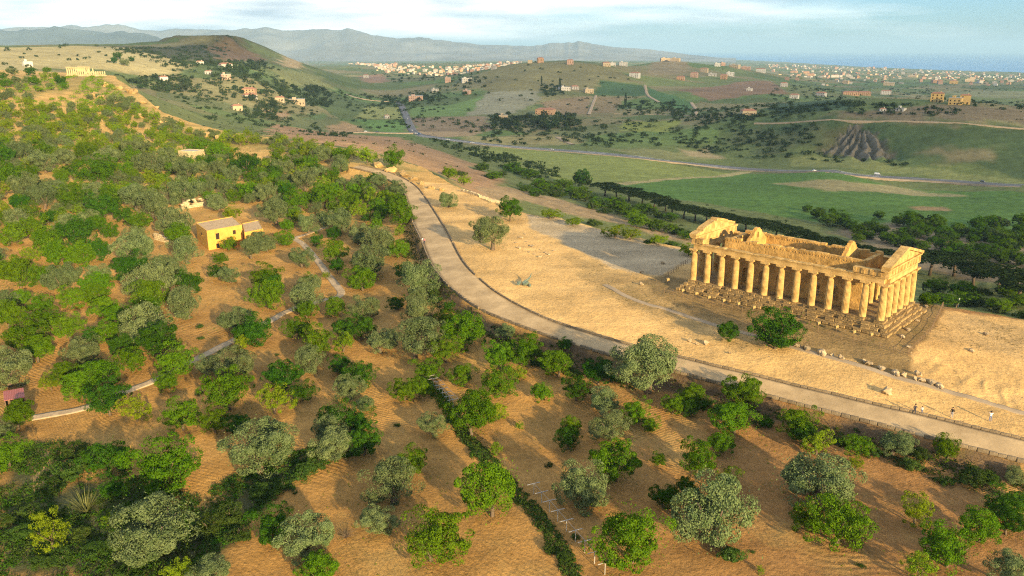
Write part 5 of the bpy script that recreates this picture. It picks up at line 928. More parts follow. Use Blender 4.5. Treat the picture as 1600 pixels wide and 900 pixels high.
def road(name, Lw, w, m, lift, step=8, skirt=3.):
    L = resample(Lw, step); nn = normals(L); G = np.stack([L + nn * w * q for q in (1, .5, 0, -.5, -1)]); z = height(L[:, 0], L[:, 1]); k = min(7, len(z) // 3 * 2 + 1); pad = np.pad(z, k // 2, mode='edge')
    z = np.maximum(np.convolve(pad, np.ones(k) / k, 'valid')[:len(z)], z - .3) + lift; Z = np.stack([z] * 5)
    G = np.concatenate([G[:1], G, G[-1:]]); Z = np.concatenate([Z[:1] - skirt, Z, Z[-1:] - skirt])
    return tag(new(name, grid_mesh(name, G[::-1, :, 0], G[::-1, :, 1], Z[::-1], m)), kind='structure')
road('highway_verge', HIGHWAY, 9., DUST, .45); road('highway', HIGHWAY, 7.4, ASPHALT, .6)
WHITE = mat('road_paint', (.75, .75, .72), var=.1)
for off in (-6.9, -.4, .4, 6.9):
    L = resample(HIGHWAY, 8); road('lane_line', [tuple(p) for p in (L + normals(L) * off)[::6]], .16, WHITE, .66, 8, .02)
for k, c in enumerate(COUNTRY_ROADS): road('country_road', c, (5.2, 4., 5.)[k], ASPHALT if k == 0 else GRAVEL, .6 + .01 * k)
for c in TRACKS: road('dirt_track', c, 2.6, DUST, .5)

# kerb stones along the upper rim of the paved way, a low parapet of stones along the lower one
KERB = mat('kerb_stone', (.22, .165, .10), var=.35, scale=1.2, bump=.06, obvar=.2)
kerb_mesh = []
for k in range(4):
    rnd = random.Random(k); m = MB(); m.box(-.5, -.5, -.5, .5, .5, .5); me = m.mesh('kerb_stone', KERB); bm = bmesh.new(); bm.from_mesh(me)
    bmesh.ops.bevel(bm, geom=bm.edges[:], offset=.08, segments=1, affect='EDGES')
    for v in bm.verts: v.co += Vector([rnd.uniform(-.05, .05) for _ in range(3)])
    bm.to_mesh(me); bm.free(); kerb_mesh.append(me)
def stone_line(name, label, cat, L, side, length, wide, high, seed, gaps=.04):
    root = empty(name, (L[0, 0], L[0, 1], hz(L[0, 0], L[0, 1]))); tag(root, label, cat); rnd = random.Random(seed)
    s = np.r_[0, np.cumsum(np.hypot(*np.diff(L, axis=0).T))]; p = 0.; cnt = 0; rest = []
    d_ = np.gradient(L, axis=0)
    while p < s[-1] - length:
        w = length * rnd.uniform(.8, 1.2); q = p + w / 2; x, y = np.interp(q, s, L[:, 0]), np.interp(q, s, L[:, 1])
        a = math.atan2(np.interp(q, s, d_[:, 1]), np.interp(q, s, d_[:, 0]))
        if rnd.random() > gaps:
            z = float(height(x, y, False)[0]) + high * .32
            o = new(name.split('_')[0] + '_stone', rnd.choice(kerb_mesh), root, (x - L[0, 0] - math.sin(a) * side, y - L[0, 1] + math.cos(a) * side, z - root.location.z), (0, 0, a + rnd.uniform(-.03, .03)))
            o.scale = (w * .98, wide * rnd.uniform(.9, 1.1), high * rnd.uniform(.85, 1.15)); cnt += 1
        p += w
    return cnt
print('kerb', stone_line('kerb_line', 'long dark kerb of stones along upper rim of paved way', 'kerb', hi, .12, 1.25, .30, .42, 3))
print('parapet', stone_line('parapet_wall', 'low parapet of brown stones along orchard side of paved way', 'wall', lo, -.18, 1.25, .36, .55, 4))

# ---------------------------------------------------------------- walls, fences, trellises
WOOD = mat('weathered_wood', (.17, .115, .07), var=.3, scale=4.)
METAL = mat('galvanised_metal', (.40, .38, .34), rough=.5, var=.12, scale=3., spec=.4)
def rail_fence(line, label, gap, hgt, rails, m=WOOD, r=.05):
    L = resample(line, gap) if len(line) > 2 else np.linspace(line[0], line[1], max(2, int(math.dist(line[0], line[1]) / gap)))
    z = height(L[:, 0], L[:, 1]); root = empty('rail_fence', (L[0, 0], L[0, 1], z[0])); o = Vector(root.location)
    tag(root, label, 'fence')
    pm = MB().tube([(0, 0, -.2), (0, 0, hgt)], r, 6).mesh('post', m)
    pts = [Vector((x, y, zz)) - o for (x, y), zz in zip(L, z)]
    for p in pts: new('post', pm, root, p)
    for q in rails: MB().tube([p + Vector((0, 0, hgt * q)) for p in pts], r * .6, 5).build('rail', m, root)
rail_fence(FENCES[0], 'wooden rail fence along the foot of the temple steps', 2.1, 1.15, (.95, .5))
rail_fence(FENCES[1], 'straight rail fence running uphill beyond the temple corner', 1.6, 1.0, (.95, .5))
rail_fence(FENCES[2], 'short dark rail fence left of the temple steps', 1.6, 1.1, (.95, .5))
L = lo; nn = normals(L); k0 = int(len(L) * .30); off = L[k0:] - nn[k0:] * 1.5
rail_fence([tuple(p) for p in off[::9]], 'thin pale rail fence on the bank below the paved way', 2.6, .95, (.95, .45), WOOD, .03)
for i, ((x0, y0), (x1, y1)) in enumerate(TRELLIS):
    z0 = hz(x0, y0); root = empty('trellis', (x0, y0, z0)); n = (8, 9)[i]
    tag(root, ('short trellis of pale crossbars over green vines', 'long trellis of pale crossbars and a wire beside the scrubby hedge')[i], 'trellis')
    dx, dy = (x1 - x0) / (n - 1), (y1 - y0) / (n - 1); d = Vector((dx, dy, 0)).normalized(); w = Vector((-d.y, d.x, 0)); tops = []
    for k in range(n):
        x, y = x0 + dx * k, y0 + dy * k; z = hz(x, y) - z0; top = Vector((x - x0, y - y0, z + 1.5)); tops.append(top)
        MB().tube([(x - x0, y - y0, z - .2), top], .05, 6).build('post', METAL, root)
        MB().obox(top + Vector((0, 0, .05)), w * .92, d * .04, Vector((0, 0, .03))).build('crossbar', METAL, root)
    MB().tube([t + Vector((0, 0, .11)) for t in tops], .022, 4).build('wire', METAL, root)
    if i == 0: MB().tube([t + Vector((0, 0, .11)) + w * .9 for t in tops], .022, 4).build('wire', METAL, root)
ROCK = mat('ridge_rock', (.37, .25, .105), var=.5, scale=1.1, bump=.25, bscale=1.6, obvar=.15)
ROCK2 = mat('boulder_stone', (.36, .27, .16), var=.45, scale=1.3, bump=.15, bscale=2.5, obvar=.2)
def rock_mesh(seed, m, flat=.7, name='rock'):
    rnd = random.Random(seed); bm = bmesh.new(); bmesh.ops.create_icosphere(bm, subdivisions=3, radius=.5)
    for _ in range(12):
        n = Vector((rnd.gauss(0, 1), rnd.gauss(0, 1), rnd.gauss(0, .8))).normalized(); c = rnd.uniform(.22, .40)
        for v in bm.verts:
            e = v.co.dot(n) - c
            if e > 0: v.co -= n * e * .92
    for v in bm.verts:
        v.co *= 1 + .5 * float(vnoise(np.array([v.co.x * 7 + seed]), np.array([v.co.y * 7 + v.co.z * 5]), seed)[0]); v.co.z = v.co.z * flat + .5 * flat * .7
    me = bpy.data.meshes.new(name); bm.to_mesh(me); bm.free(); me.materials.append(m); return me
rocks = [rock_mesh(k, ROCK, .85) for k in range(6)]; bould = [rock_mesh(20 + k, ROCK2, .75, 'boulder') for k in range(6)]
for i, (x, y, w) in enumerate(ROCKS):
    o = new('rock_outcrop', rocks[i % 6], None, (x, y, hz(x, y) - .12 * w), (0, 0, i * 1.3)); o.scale = (w * 1.1, w * .8, w * .75)
    pos = math.hypot(x, y)
    lab = 'pale yellow rock outcrop on the ridge crest among bushes' if y > 400 else 'ochre rock outcrop beside the far bend of the paved way'
    srt = sorted([r for r in ROCKS if (r[1] > 400) == (y > 400)], key=lambda r: math.atan2(r[0], r[1])); k = srt.index((x, y, w))
    tag(o, lab + ', ' + ('leftmost' if k == 0 else 'rightmost' if k == len(srt) - 1 else f'{nth(k)} from left'), 'rock', 'rock outcrops of the ridge')
near_row = [b for b in BOULDERS[:15]]
for i, (x, y, w) in enumerate(BOULDERS):
    o = new('boulder', bould[i % 6], None, (x, y, hz(x, y) - .08 * w), (0, 0, i * 2.1)); o.scale = (w * 1.15, w * .95, w * 1.05)
    if i < 15: lab = f'grey-brown boulder in the row below the temple fence, {"leftmost" if i == 0 else "rightmost" if i == 14 else nth(i) + " from left"}'
    else:
        lab = ['rounded tan boulder on the sand left of the small tree', 'smallest stone between two boulders on the sand', 'flat grey boulder nearest the small tree left of temple', 'lone stone at the foot of the small tree', 'squat stone drum high on the sand right of temple',
               'stone block with long shadow on sand right of temple', 'small block on the terrace near the short fence', 'dark stone on the pale terrace left of temple', 'block nearest the back corner of the temple front', 'second block down beside the temple front steps',
               'third block down beside the temple front steps', 'lowest block beside the temple front steps', 'flat weedy slab on the sand above the paved way', 'small block left of the short dark fence', 'small ochre block under the short dark fence', 'block where the two fences meet', 'small block under the top end of uphill fence'][i - 15]
    tag(o, lab, 'boulder', 'stones lying around the temple')
for i, (x, y) in enumerate(RUBBLE):
    rnd = random.Random(i); w = rnd.uniform(.7, 1.8); o = new('rubble_stone', bould[i % 6], None, (x, y, hz(x, y) - .1), (0, 0, i)); o.scale = (w, w * .8, w * .6)
    tag(o, 'pale broken stone in the rubble patch on the sandy terrace', 'stone', 'rubble on the terrace')
rng = np.random.default_rng(4); m = []
for _ in range(420):                                     # loose stones over the sand
    a, b = rng.random(), rng.random(); i = int(a * (n_hi := len(hi) - 1)); x, y = hi[i] + (rng.random(2) - .5) * 2 + np.array([.72, .69]) * abs(rng.normal(0, 14))
    if edge_dist(np.array([x]), np.array([y]))[0][0] < -2: m.append((x, y))
mb = MB(); m = np.array(m); mz = height(m[:, 0], m[:, 1])
for (x, y), z in zip(m, mz):
    s = rng.uniform(.06, .22); v = [(x + s * rng.uniform(.6, 1.2) * c, y + s * rng.uniform(.6, 1.2) * d, z + s * .9 * e) for c, d, e in ((1, 0, -.2), (0, 1, -.2), (-1, 0, -.2), (0, -1, -.2), (0, 0, .8))]
    mb.add(v, [(0, 1, 4), (1, 2, 4), (2, 3, 4), (3, 0, 4)])
tag(mb.build('pebbles', ROCK2), 'small loose stones strewn over the sandy terrace', kind='stuff')
WALLST = mat('ruin_stone', (.47, .37, .22), var=.35, scale=1.5, bump=.08, obvar=.15)
for i, Lw in enumerate(RUIN_WALLS):
    L = np.array(Lw); s = np.r_[0, np.cumsum(np.hypot(*np.diff(L, axis=0).T))]; x0, y0 = L[0]; z0 = hz(x0, y0); root = empty('ruined_wall', (x0, y0, z0)); rnd = random.Random(i)
    tag(root, ('pale ruined wall among the trees above the yellow house', 'grey broken wall among trees left of the yellow house', 'low ruined wall on the rim of the sandy terrace')[i], 'wall')
    H = (3.0, 2.2, 1.0)[i]
    for c in range(int(H / .5)):
        p = rnd.uniform(0, .4)
        while p < s[-1]:
            w = rnd.uniform(.7, 1.3); q = p + w / 2; x, y = np.interp(q, s, L[:, 0]), np.interp(q, s, L[:, 1]); j = min(len(L) - 2, int(np.searchsorted(s, q)) - 1); a = math.atan2(*(L[j + 1] - L[j])[::-1])
            if rnd.random() > .12 * c:
                o = new('stone', rnd.choice(kerb_mesh), root, (x - x0, y - y0, hz(x, y) - z0 + .5 * c + .2), (0, 0, a)); o.scale = (w * .97, .7, .49)
                o.material_slots[0].link = 'OBJECT'; o.material_slots[0].material = WALLST
            p += w

# ---------------------------------------------------------------- buildings near by
OCHRE = mat('ochre_plaster', (.58, .33, .07), var=.14, scale=.7, bump=.02)
ROOFG = mat('flat_roof', (.46, .32, .175), var=.25, scale=1.2, bump=.03)
DARK = mat('dark_opening', (.035, .022, .016), var=.2)
PINKM = mat('red_sheet_metal', (.32, .10, .085), rough=.5, var=.15, scale=3., spec=.4)
def building(name, roof, z0, z1, wallm, roofm, label, cat, windows, wall_name='wall', lip=.22, extra=None):
    """walls under a surveyed roof outline; windows: (edge, along 0..1, sill, width, height)"""
    c = np.mean(np.array(roof), 0); R_ = [(x - c[0], y - c[1]) for x, y in roof]
    area = sum(a[0] * b[1] - b[0] * a[1] for a, b in zip(R_, R_[1:] + R_[:1]))
    if area < 0: R_ = R_[::-1]
    root = empty(name, (c[0], c[1], z0)); tag(root, label, cat); H = z1 - z0
    MB().prism(R_, -.6, H).build('wall', wallm, root)
    q = [(x * .965, y * .965) for x, y in R_]; MB().prism(q, H + .002, H + .06).build('roof', roofm, root)
    k = len(R_); p = MB()
    for i in range(k):
        a, b, a2, b2 = Vector((*R_[i], 0)), Vector((*R_[(i + 1) % k], 0)), Vector((*q[i], 0)), Vector((*q[(i + 1) % k], 0))
        p.add([a + Vector((0, 0, H + .003)), b + Vector((0, 0, H + .003)), b2 + Vector((0, 0, H + .003)), a2 + Vector((0, 0, H + .003)), a + Vector((0, 0, H + lip)), b + Vector((0, 0, H + lip)), b2 + Vector((0, 0, H + lip)), a2 + Vector((0, 0, H + lip))],
              [(3, 2, 1, 0), (4, 5, 6, 7), (0, 1, 5, 4), (1, 2, 6, 5), (2, 3, 7, 6), (3, 0, 4, 7)])
    p.build('parapet', wallm, root)
    for e, t, sill, w, h in windows:
        a, b = Vector((*R_[e], 0)), Vector((*R_[(e + 1) % k], 0)); d = (b - a).normalized(); nrm = Vector((d.y, -d.x, 0)); cc = a + (b - a) * t + Vector((0, 0, sill + h / 2))
        o = MB().obox(cc + nrm * .03, d * (w / 2), nrm * .03, Vector((0, 0, h / 2))).build('window' if sill > .3 else 'door', DARK, root)
        MB().obox(cc + nrm * .06 - Vector((0, 0, h / 2 + .06)), d * (w / 2 + .12), nrm * .10, Vector((0, 0, .05))).build('sill', wallm, o)
    return root
def edge_facing(roof):
    """index of the walls seen from the camera side, after the outline is made to run anticlockwise"""
    c = np.mean(np.array(roof), 0); R_ = [tuple(p) for p in roof]
    area = sum((a[0] - c[0]) * (b[1] - c[1]) - (b[0] - c[0]) * (a[1] - c[1]) for a, b in zip(R_, R_[1:] + R_[:1]))
    if area < 0: R_ = R_[::-1]
    best = sorted(range(len(R_)), key=lambda i: (R_[i][0] + R_[(i + 1) % len(R_)][0]) * c[0] + (R_[i][1] + R_[(i + 1) % len(R_)][1]) * c[1])
    lens = [math.dist(R_[i], R_[(i + 1) % len(R_)]) for i in range(len(R_))]
    return best, lens
be, ln = edge_facing(HOUSE_ROOF); front, side = be[:2]; RR = np.array(HOUSE_ROOF if sum((a[0] * b[1] - b[0] * a[1]) for a, b in zip(HOUSE_ROOF, HOUSE_ROOF[1:] + HOUSE_ROOF[:1])) > 0 else HOUSE_ROOF[::-1])
if RR[front][0] + RR[(front + 1) % 4][0] < RR[side][0] + RR[(side + 1) % 4][0]: front, side = side, front
building('yellow_house', HOUSE_ROOF, HOUSE_Z, HOUSE_Z + 5.3, OCHRE, ROOFG, 'ochre-yellow flat-roofed house among the orchard trees', 'house',
         [(front, .28, 2.6, 1.05, 1.7), (front, .76, 3.2, .9, 1.1), (front, .26, .0, .9, 1.4), (front, .62, .9, .7, 1.0), (side, .5, 3.0, .6, .8)])
be, ln = edge_facing(ANNEXE_ROOF)
building('house_annexe', ANNEXE_ROOF, HOUSE_Z, HOUSE_Z + 4.28, OCHRE, ROOFG, 'lower grey-roofed annexe on the right of the yellow house', 'house', [(be[0], .5, 1.6, .8, 1.0)])
x, y = GREY_HOUSE
gr = [(x - 5, y - 2), (x + 3.6, y - 4.4), (x + 5.5, y + 2), (x - 3, y + 4.4)]
building('stone_hut', gr, hz(x, y) - .5, hz(x, y) + 4.2, WALLST, mat('pale_flat_roof', (.42, .38, .32), var=.2), 'long low hut with a pale flat roof deep in the grove', 'house', [(0, .3, 1.2, .9, 1.1), (0, .7, 1.2, .9, 1.1)])
# open shed with a pink sheet roof
c = np.mean(np.array(SHED_ROOF), 0); root = empty('shed', (c[0], c[1], SHED_Z)); tag(root, 'small open shed with a pinkish red sheet roof at the left edge', 'shed')
R_ = [Vector((x - c[0], y - c[1], 0)) for x, y in SHED_ROOF]; a, b, c_, d_ = R_   # back-left, front-left, front-right, back-right
nrib = 12; m = MB()
for k in range(nrib):
    t0, t1 = k / nrib, (k + .55) / nrib
    for (u0, u1, hh) in ((t0, t1, .05), (t1, (k + 1) / nrib, .0)):
        p = [a.lerp(d_, u0), b.lerp(c_, u0), b.lerp(c_, u1), a.lerp(d_, u1)]
        lift = [2.5, 2.2, 2.2, 2.5]
        m.add([q + Vector((0, 0, z_ + hh * 0)) for q, z_ in zip(p, lift)] + [q + Vector((0, 0, z_ + .05 + hh)) for q, z_ in zip(p, lift)], [(3, 2, 1, 0), (4, 5, 6, 7), (0, 1, 5, 4), (1, 2, 6, 5), (2, 3, 7, 6), (3, 0, 4, 7)])
m.build('roof', PINKM, root)
for p in R_: MB().tube([p * .92 + Vector((0, 0, -.2)), p * .92 + Vector((0, 0, 2.25))], .07, 6).build('post', WOOD, root)
m = MB()
for p, q in ((a, b), (d_, a), (c_, d_)):
    e = (q - p) * .46; mid = (p + q) * .46; nr = Vector((-e.y, e.x, 0)).normalized(); m.obox(mid + Vector((0, 0, 1.0)), e, nr * .04, Vector((0, 0, 1.15)))
m.build('wall_boards', WOOD, root)

# ---------------------------------------------------------------- temple on the far ridge
jx, jy, jz = JUNO; JT = empty('far_temple', (jx, jy, jz), -.35); JT.scale = (.74,) * 3; tag(JT, 'ruined pale temple colonnade far off on the ridge crest', 'temple')
PALE = mat('far_temple_stone', (.46, .37, .20), var=.25, scale=.6, bump=.05)
m = MB(); m.box(-17, -1.2, -.8, 18, 15, .9); m.box(-16.4, -.6, .9, 17.4, 14.4, 1.5); m.build('platform', PALE, JT)
js = MB().lathe([(.70, 1.5), (.62, 4.0), (.52, 7.2), (.55, 7.25), (.80, 7.6), (.84, 7.7)], 14).mesh('column', PALE)
jb = MB().lathe([(.70, 1.5), (.62, 3.6), (.60, 4.3)], 14).mesh('column', PALE)
for i in range(13): new('column', js if i < 9 or i in (10, 12) else jb, JT, (-15.6 + i * 2.75, 0, 0))
for i in range(13): new('column', js if i < 6 else jb, JT, (-15.6 + i * 2.75, 13.6, 0))
for j in range(1, 5): new('column', js, JT, (-15.6, j * 2.72, 0)); new('column', jb, JT, (-15.6 + 33, j * 2.72, 0))
m = MB(); m.box(-16.3, -.6, 7.7, 7.2, .6, 8.75); m.build('architrave', PALE, JT); m = MB(); m.box(-16.3, 13, 7.7, -1.2, 14.2, 8.7); m.build('architrave', PALE, JT)

# ---------------------------------------------------------------- lamps round the temple
TAN = mat('lamp_housing', (.36, .25, .10), var=.2, scale=5.); 
fl_head = MB(); fl_head.obox((0, 0, 1.02), (.28, 0, .06), (0, .20, 0), (-.05, 0, .24)); fl_head = fl_head.mesh('lamp_head', TAN)
fl_post = MB().tube([(0, 0, -.2), (0, 0, .85)], .05, 6).mesh('post', WOOD); fl_yoke = MB(); fl_yoke.obox((0, 0, .84), (.09, 0, 0), (0, .24, 0), (0, 0, .03)); fl_yoke = fl_yoke.mesh('yoke', WOOD)
for i, (x, y) in enumerate(FLOODLIGHTS):
    t = empty('floodlight', (x, y, hz(x, y)), TH + 1.2); t.scale = (1.05,) * 3; new('lamp_head', fl_head, t); new('post', fl_post, t); new('yoke', fl_yoke, t)
    tag(t, 'tan floodlight on a short post before the temple steps, ' + ('leftmost' if i == 0 else 'rightmost' if i == len(FLOODLIGHTS) - 1 else f'{nth(i)} from left'), 'floodlight', 'floodlights before the temple steps')
x, y = LAMP; t = empty('lamp_post', (x, y, hz(x, y))); tag(t, 'white lamp post at the top end of the uphill fence', 'lamp')
WHT = mat('white_paint', (.8, .8, .78), var=.05); MB().tube([(0, 0, -.2), (0, 0, 2.0)], .07, 8).build('pole', WHT, t); MB().lathe([(.05, 2.0), (.17, 2.05), (.2, 2.45), (.05, 2.55)], 10).build('lamp_head', WHT, t)

# ---------------------------------------------------------------- fallen bronze figure, kept generic
BRONZE = mat('green_bronze', (.12, .16, .12), rough=.5, var=.45, scale=1.5, spec=.5)
x, y = STATUE; t = empty('bronze_sculpture', (x, y, hz(x, y)), .5); tag(t, 'dark green bronze sculpture lying on the open sand', 'sculpture')
o = new('torso', rock_mesh(61, BRONZE, .9, 'torso'), t, (0, 0, .0), (.2, .1, .3)); o.scale = (2.3, 1.5, 1.7)
o = new('base_block', rock_mesh(62, BRONZE, .8, 'base_block'), t, (.8, -1.0, -.1), (0, 0, 1.)); o.scale = (1.3, .9, 1.1)
o = new('folded_wing', rock_mesh(63, BRONZE, .6, 'folded_wing'), t, (-1.1, .7, .3), (.1, -.5, .6)); o.scale = (1.9, 1.0, 1.3)
MB().tube([(.6, .3, .9), (1.5, .7, 1.1), (2.2, 1.0, 1.5), (2.5, 1.2, 2.2)], [.28, .2, .14, .06], 8).build('raised_wing', BRONZE, t, sm=True)

# ---------------------------------------------------------------- people
SKIN = mat('skin', (.42, .25, .17), var=.08); HAIR = mat('dark_hair', (.03, .02, .015), var=.2)
def cloth(c): return mat('cloth', c, var=.15, scale=8.)
def person(x, y, H, rz, pose, top, legs, label, hatc=None):
    s = H / 1.75; g = {}
    J = {'pel': (0, 0, .95, .15, .11), 'bel': (0, 0, 1.08, .145, .10), 'che': (0, .01, 1.30, .17, .11), 'nec': (0, 0, 1.49, .06, .06), 'hd0': (0, -.01, 1.58, .075, .09), 'hd1': (0, -.02, 1.66, .085, .10), 'hd2': (0, -.01, 1.73, .05, .06)}
    E = [('pel', 'bel'), ('bel', 'che'), ('che', 'nec'), ('nec', 'hd0'), ('hd0', 'hd1'), ('hd1', 'hd2')]
    stride = {'walk': .22, 'stand': .04, 'photo': .03}[pose]
    for sd, n in ((-1, 'l'), (1, 'r')):
        f = stride * sd
        J.update({n + 'hip': (.10 * sd, 0, .90, .09, .09), n + 'kne': (.11 * sd, -f * .6 - .01, .50, .06, .06), n + 'ank': (.11 * sd, -f * .7 + .03, .09, .04, .045), n + 'toe': (.12 * sd, -f * .7 - .14, .035, .04, .03)})
        E += [('pel', n + 'hip'), (n + 'hip', n + 'kne'), (n + 'kne', n + 'ank'), (n + 'ank', n + 'toe')]
        if pose == 'photo': el, wr = (.30 * sd, -.08, 1.40), (.12 * sd, -.22, 1.60)
        else: el, wr = (.25 * sd, f * .5 + .03, 1.14), (.25 * sd, f * 1.1 - .06, .90)
        J.update({n + 'sho': (.19 * sd, 0, 1.42, .06, .06), n + 'elb': (*el, .042, .042), n + 'wri': (*wr, .028, .028)})
        E += [('che', n + 'sho'), (n + 'sho', n + 'elb'), (n + 'elb', n + 'wri')]
        d = (Vector(wr) - Vector(el)).normalized(); sdv = Vector((sd, 0, 0)); pal = Vector(wr) + d * .07
        J[n + 'pal'] = (*pal, .035, .02); E.append((n + 'wri', n + 'pal'))
        for q in range(4):
            a = pal + d * (.07 + (.012, .02, .016, 0)[q]) + Vector((0, (q - 1.5) * .02, 0)) - sdv * .012
            J[f'{n}f{q}'] = (*a, .009, .009); E.append((n + 'pal', f'{n}f{q}'))
        th = Vector(wr) + d * .06 + Vector((0, -.05, 0)); J[n + 'th'] = (*th, .010, .010); E.append((n + 'wri', n + 'th'))
    me = bpy.data.meshes.new('body'); names = list(J); me.from_pydata([tuple(c * s for c in J[k][:3]) for k in names], [(names.index(a), names.index(b)) for a, b in E], [])
    bm = bmesh.new(); bm.from_mesh(me); ly = bm.verts.layers.skin.verify(); bm.verts.ensure_lookup_table()
    for i, k in enumerate(names): bm.verts[i][ly].radius = (J[k][3] * s, J[k][4] * s)
    bm.verts[0][ly].use_root = True; bm.to_mesh(me); bm.free()
    tmp = new('tmp', me); tmp.modifiers.new('skin', 'SKIN'); tmp.modifiers.new('sub', 'SUBSURF').levels = 1
    ev = tmp.evaluated_get(bpy.context.evaluated_depsgraph_get()); bme = bpy.data.meshes.new_from_object(ev); bpy.data.objects.remove(tmp)
    bme.materials.clear()
    for mt in (top, legs, SKIN, HAIR): bme.materials.append(mt)
    for p in bme.polygons:
        z = p.center.z / s; ax = abs(p.center.x) / s; yy = p.center.y / s
        hand = (pose != 'photo' and ax > .19 and z < 1.0) or (pose == 'photo' and yy < -.17 and z > 1.3)
        p.material_index = 3 if z < .06 else 2 if hand else 1 if z < .98 else 0 if z < 1.46 else (3 if z > 1.68 or (yy > .03 and z > 1.55) else 2)
    t = empty('person', (x, y, hz(x, y) + .005), rz); tag(t, label, 'person', 'people near the paved way'); bme.name = 'body'; new('body', bme, t)
    hm = MB().lathe([(.108 * s, 1.66 * s), (.112 * s, 1.72 * s), (.09 * s, 1.79 * s), (.03 * s, 1.82 * s)], 10); o = hm.build('hair' if not hatc else 'hat', hatc or HAIR, t, sm=True)
    ns = MB().tube([(0, -.09 * s, 1.66 * s), (0, -.125 * s, 1.625 * s)], [.012 * s, .02 * s], 5).build('nose', SKIN, t)
    if pose == 'photo': MB().obox((0, -.25 * s, 1.64 * s), (.07 * s, 0, 0), (0, .02 * s, 0), (0, 0, .045 * s)).build('camera_held', HAIR, t)
    return t
NAVY, GREYT, BLACK, BLUE, WHT2, PINKC = (cloth(c) for c in ((.03, .035, .06), (.30, .30, .33), (.015, .014, .016), (.10, .14, .28), (.7, .68, .66), (.45, .16, .18)))
PD = [(1.62, 2.6, 'walk', NAVY, NAVY, 'person in dark navy clothes walking beside the shorter white-shirted one'), (1.25, 2.4, 'stand', WHT2, BLUE, 'small person in white top next to the dark-clad walker'),
      (1.66, -.6, 'walk', BLACK, GREYT, 'person in black jacket and pale trousers alone on the sand'), (1.62, 2.9, 'photo', WHT2, BLUE, 'person in white top with raised arms, farthest right on sand'),
      (1.62, .5, 'stand', WHT2, GREYT, 'person in white standing at the far bend of paved way'), (1.62, -.4, 'walk', PINKC, NAVY, 'person in red top beside the white-clad one at the bend')]
for (x, y, _, k) in PEOPLE:
    H, rz, pose, top, legs, lab = PD[k]; person(x, y, H, rz, pose, top, legs, lab)
# dead bush lying on the ploughed soil
x, y = DEAD_BUSH; t = empty('dead_bush', (x, y, hz(x, y))); tag(t, 'bare grey-brown dead bush lying on the ploughed soil', 'bush'); rnd = random.Random(3); tw = MB()
for k in range(46):
    a = rnd.uniform(0, 6.28); b = rnd.uniform(.3, 1.2); p = Vector((0, 0, .05)); pts_ = [p.copy()]
    for q in range(4):
        p = p + Vector((math.cos(a) * math.cos(b), math.sin(a) * math.cos(b), math.sin(b) * .8)) * rnd.uniform(.25, .45); a += rnd.uniform(-.5, .5); pts_.append(p.copy())
    tw.tube(pts_, [.03, .024, .018, .012, .006], 4)
tw.build('branches', BARK, t)

# ---------------------------------------------------------------- undergrowth, hedges, reeds
def leaf_mass(name, centres, radii, per, leaf, kind, seed, label=None, cat=None, kind_tag='stuff', squash=.8):
    rng = np.random.default_rng(seed); C = np.repeat(centres, per, 0); Rr = np.repeat(radii, per)[:, None]
    e = rng.normal(0, 1, C.shape); e[:, 2] = np.abs(e[:, 2]); e /= np.linalg.norm(e, axis=1, keepdims=True)
    P = C + e * Rr * rng.uniform(.5, 1.0, (len(C), 1)) * np.array([1, 1, squash])
    co, f = leaves(P, e + np.array([0, 0, .3]), leaf, rng)
    o = new(name, np_mesh(name, co, f, LEAF[kind], False))
    return tag(o, label, cat, kind=kind_tag)
def in_poly(poly, n, seed):
    rng = np.random.default_rng(seed); P = np.array(poly)
    c = np.c_[rng.uniform(P[:, 0].min(), P[:, 0].max(), n * 8), rng.uniform(P[:, 1].min(), P[:, 1].max(), n * 8)]
    return c[inside(c[:, 0], c[:, 1], poly)][:n]
for i, (poly, n, h) in enumerate(UNDERGROWTH):
    c = in_poly(poly, n, 40 + i); g = fbm(c[:, 0] / 5., c[:, 1] / 5., 19) ; c = c[g > -.28]
    z = height(c[:, 0], c[:, 1]); rng = np.random.default_rng(i)
    half = rng.random(len(c)) < .62
    for q, kd in ((half, 's'), (~half, 'd')):
        leaf_mass('undergrowth', np.c_[c[q], z[q] - .15], rng.uniform(.35, h * .75, q.sum()), 38, .13, kd, i * 7 + (kd == 's'), 'tangled green undergrowth in the bottom left corner' if i == 0 else 'dark green undergrowth in the ditch below the big olives')
if left_over:
    q = np.array(left_over); leaf_mass('ridge_scrub', np.repeat(np.c_[q[:, :2], q[:, 2] + q[:, 3] * .18], 3, 0) + np.random.default_rng(1).normal(0, .7, (len(q) * 3, 3)) * np.array([1, 1, .3]), np.repeat(q[:, 3], 3) * .42, 46, .28, 'y', 14, 'green scrub covering the far crest of the ridge')
print('left over', len(left_over))
L = resample(WEED_BANK, .5); rng = np.random.default_rng(3); nn = normals(L); cc = []; 
for p, q in zip(L, nn):
    for _ in range(4): cc.append(p + q * -rng.uniform(.2, 5.2))
cc = np.array(cc); cc = cc[fbm(cc[:, 0] / 4., cc[:, 1] / 4., 23) > -.1]; z = height(cc[:, 0], cc[:, 1])
leaf_mass('undergrowth', np.c_[cc, z - .1], rng.uniform(.3, 1.1, len(cc)), 22, .15, 's', 77, 'dark weeds on the bank below the paved way')
sp = []
rng = np.random.default_rng(8)                          # weeds that dot the ploughed soil
cand = np.c_[rng.uniform(-120, 90, 9000), rng.uniform(62, 330, 9000)]; ed, _ = edge_dist(cand[:, 0], cand[:, 1]); dl, sl, _ = seg_dist(cand[:, 0], cand[:, 1], ROAD_LOW)
cand = cand[(ed < -3) & (sl < 0) & (dl > 3) & (fbm(cand[:, 0] / 14., cand[:, 1] / 14., 41) > .16)][:1500]
